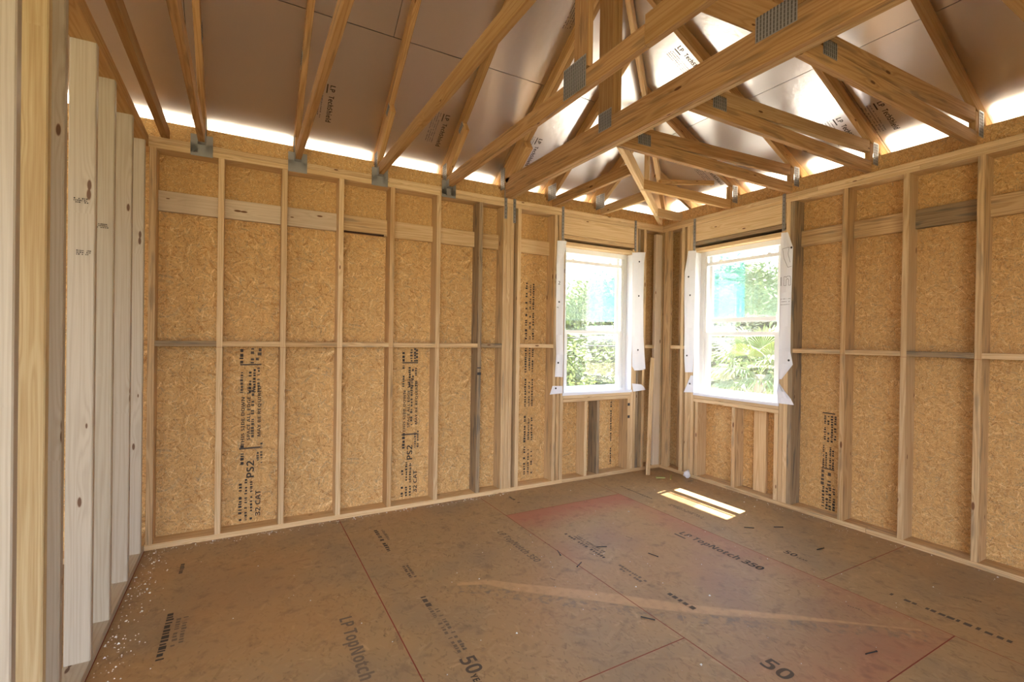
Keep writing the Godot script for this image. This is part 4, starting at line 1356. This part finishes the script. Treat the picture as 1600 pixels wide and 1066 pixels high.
# ------------------------------------------------------------------ outside
func leaf_cluster(sd: int) -> ArrayMesh:
	var r := RandomNumberGenerator.new()
	r.seed = sd
	var st := SurfaceTool.new()
	st.begin(Mesh.PRIMITIVE_TRIANGLES)
	for k in 22:
		var c := Vector3(r.randfn(), r.randfn(), r.randfn()) * 0.42
		var u := Vector3(r.randfn(), r.randfn() * 0.5, r.randfn()).normalized()
		var n := (Vector3(r.randfn(), r.randfn() + 1.2, r.randfn())).normalized()
		var w := u.cross(n).normalized() * 0.06
		u *= 0.15
		tri(st, c - u, c + w, c + u, n)
		tri(st, c - u, c + u, c - w, n)
	return st.commit()


func tree(at: Vector3, height: float, crown: Vector3, mat: Material, label: String, sd: int, count: int) -> void:
	var r := RandomNumberGenerator.new()
	r.seed = sd
	var t := thing("tree", at, label, "tree", "trees outside the windows")
	var c := CylinderMesh.new()
	c.top_radius = 0.09
	c.bottom_radius = 0.2
	c.height = height - crown.y * 0.8
	c.radial_segments = 8
	put(t, "trunk", c, M.bark, Transform3D(Basis(), at + Vector3(0, c.height / 2, 0)))
	var mm := MultiMesh.new()
	mm.transform_format = MultiMesh.TRANSFORM_3D
	mm.mesh = leaf_cluster(sd)
	mm.instance_count = count
	var lobes := []
	for k in 9:
		lobes.append(Vector3(r.randfn() * 0.45, r.randf_range(-0.7, 0.7), r.randfn() * 0.45))
	for k in count:
		var lobe: Vector3 = lobes[k % 9]
		var d := Vector3(r.randfn(), r.randfn(), r.randfn()).normalized() * pow(r.randf(), 0.4) * 0.5
		var p := (lobe + d) * crown + Vector3(0, height - crown.y, 0)
		mm.set_instance_transform(k, Transform3D(Basis(Vector3(0, 1, 0), r.randf() * TAU).scaled(Vector3.ONE * r.randf_range(0.5, 0.95)), p))
	var o := MultiMeshInstance3D.new()
	o.name = "foliage"
	o.multimesh = mm
	o.material_override = mat
	o.set_meta("kind", "stuff")
	t.add_child(o)


func palm(at: Vector3, height: float, label: String, sd: int) -> void:
	var r := RandomNumberGenerator.new()
	r.seed = sd
	var t := thing("palm_tree", at, label, "tree")
	var c := CylinderMesh.new()
	c.top_radius = 0.14
	c.bottom_radius = 0.2
	c.height = height
	c.radial_segments = 10
	put(t, "trunk", c, M.bark, Transform3D(Basis(), at + Vector3(0, height / 2, 0)))
	for k in 34:
		var st := SurfaceTool.new()
		st.begin(Mesh.PRIMITIVE_TRIANGLES)
		var yaw := TAU * k * 0.382 + r.randf() * 0.3
		var lift := lerpf(1.2, -0.7, k / 33.0) + r.randf_range(-0.15, 0.15)
		var out := Vector3(cos(yaw), 0, sin(yaw))
		var side := Vector3(-sin(yaw), 0, cos(yaw))
		var stem := r.randf_range(0.7, 0.95)
		var fwd := out * cos(lift) + Vector3(0, sin(lift), 0)
		var top := side.cross(fwd).normalized()
		if top.y < 0:
			top = -top
		var hub := fwd * stem
		tri(st, side * 0.02, hub, hub + side * 0.03, top)
		# fan of pointed leaflets, their tips hanging
		for j in 21:
			var a := lerpf(-1.7, 1.7, j / 20.0)
			var dir := (fwd * cos(a) + side * sin(a)).normalized()
			var l := 0.95 - 0.3 * absf(a) / 1.7
			var mid := hub + dir * l * 0.55
			var tip := hub + dir * l - Vector3(0, 0.22 + 0.1 * absf(a), 0)
			var across := dir.cross(top).normalized() * 0.032
			var n := (top + dir * 0.3 + side * sin(a * 7.0) * 0.5).normalized()
			tri(st, hub, mid + across, mid - across, n)
			tri(st, mid - across, mid + across, tip, n)
		put(t, "frond", st.commit(), M.leaf[0 if k % 3 else 1], Transform3D(Basis(), at + Vector3(0, height, 0)))


func build_outside() -> void:
	var g := struct("ground", "sunlit pale sandy ground far below the windows")
	panel(g, "grass_ground", Vector3(-60, -3.35, -120), Vector3(140, -3.07, 70), M.grass)
	panel(g, "sand_strip", Vector3(-14, -3.30, -16), Vector3(16, -3.05, 0.2), M.ground)
	panel(g, "sand_strip", Vector3(-0.2, -3.30, 0.2), Vector3(16, -3.05, 16), M.ground)
	var eye := Vector3(-4.19, -3.05, 3.98)
	var r := RandomNumberGenerator.new()
	r.seed = 12
	var kinds := ["dense round green tree", "pale bushy tree", "dark feathery tree", "loose grey-green tree"]
	# azimuth (degrees right of -z), distance, height, kind
	var spots := [[34, 24, 6.4, 0], [36.2, 20, 5.4, 1], [37.6, 28, 6.3, 2], [38.8, 21, 5.0, 0], [40.6, 25, 7.0, 3], [42.2, 22, 6.6, 1], [44.5, 30, 7.4, 2], [47.5, 24, 6.8, 0], [50.2, 23, 6.9, 3], [52.0, 27, 7.6, 0], [53.2, 20, 5.6, 1], [54.6, 26, 7.0, 2], [56.2, 23, 7.1, 3], [57.6, 28, 8.2, 0], [59.2, 22, 6.9, 2], [61.5, 26, 7.4, 1], [64.5, 24, 6.8, 0], [39.5, 36, 7.4, 1], [55.5, 36, 8.8, 2]]
	for k in spots.size():
		var s: Array = spots[k]
		var az := deg_to_rad(float(s[0]))
		var at: Vector3 = eye + Vector3(sin(az), 0, -cos(az)) * float(s[1])
		var h: float = s[2]
		tree(at, h, Vector3(2.3 + r.randf(), h * 0.46, 2.3 + r.randf()), M.leaf[s[3]], kinds[s[3]] + (" beyond the back wall window" if s[0] < 44 else " beyond the right wall window"), 200 + k, 3800)
	var az := deg_to_rad(56.6)
	palm(eye + Vector3(sin(az), 0, -cos(az)) * 15.0, 3.6, "fan palm with spiky drooping fronds outside the right wall window", 77)
	# overhead lines
	for k in 3:
		var st := CylinderMesh.new()
		st.top_radius = 0.02
		st.bottom_radius = 0.02
		st.height = 60.0
		st.radial_segments = 6
		var t := thing("power_line", Vector3(9.0, [1.52, 1.24, 1.68][k], -8.0), ["middle black overhead wire outside the windows", "lowest black overhead wire outside the windows", "highest black overhead wire outside the windows"][k], "wire")
		var dir := Vector3(0.76, 0.0, 0.65).normalized()
		put(t, "cable", st, M.wire, Transform3D(Basis(dir.cross(Vector3(0, 1, 0)).normalized(), dir, Vector3(0, 1, 0)), t.position))
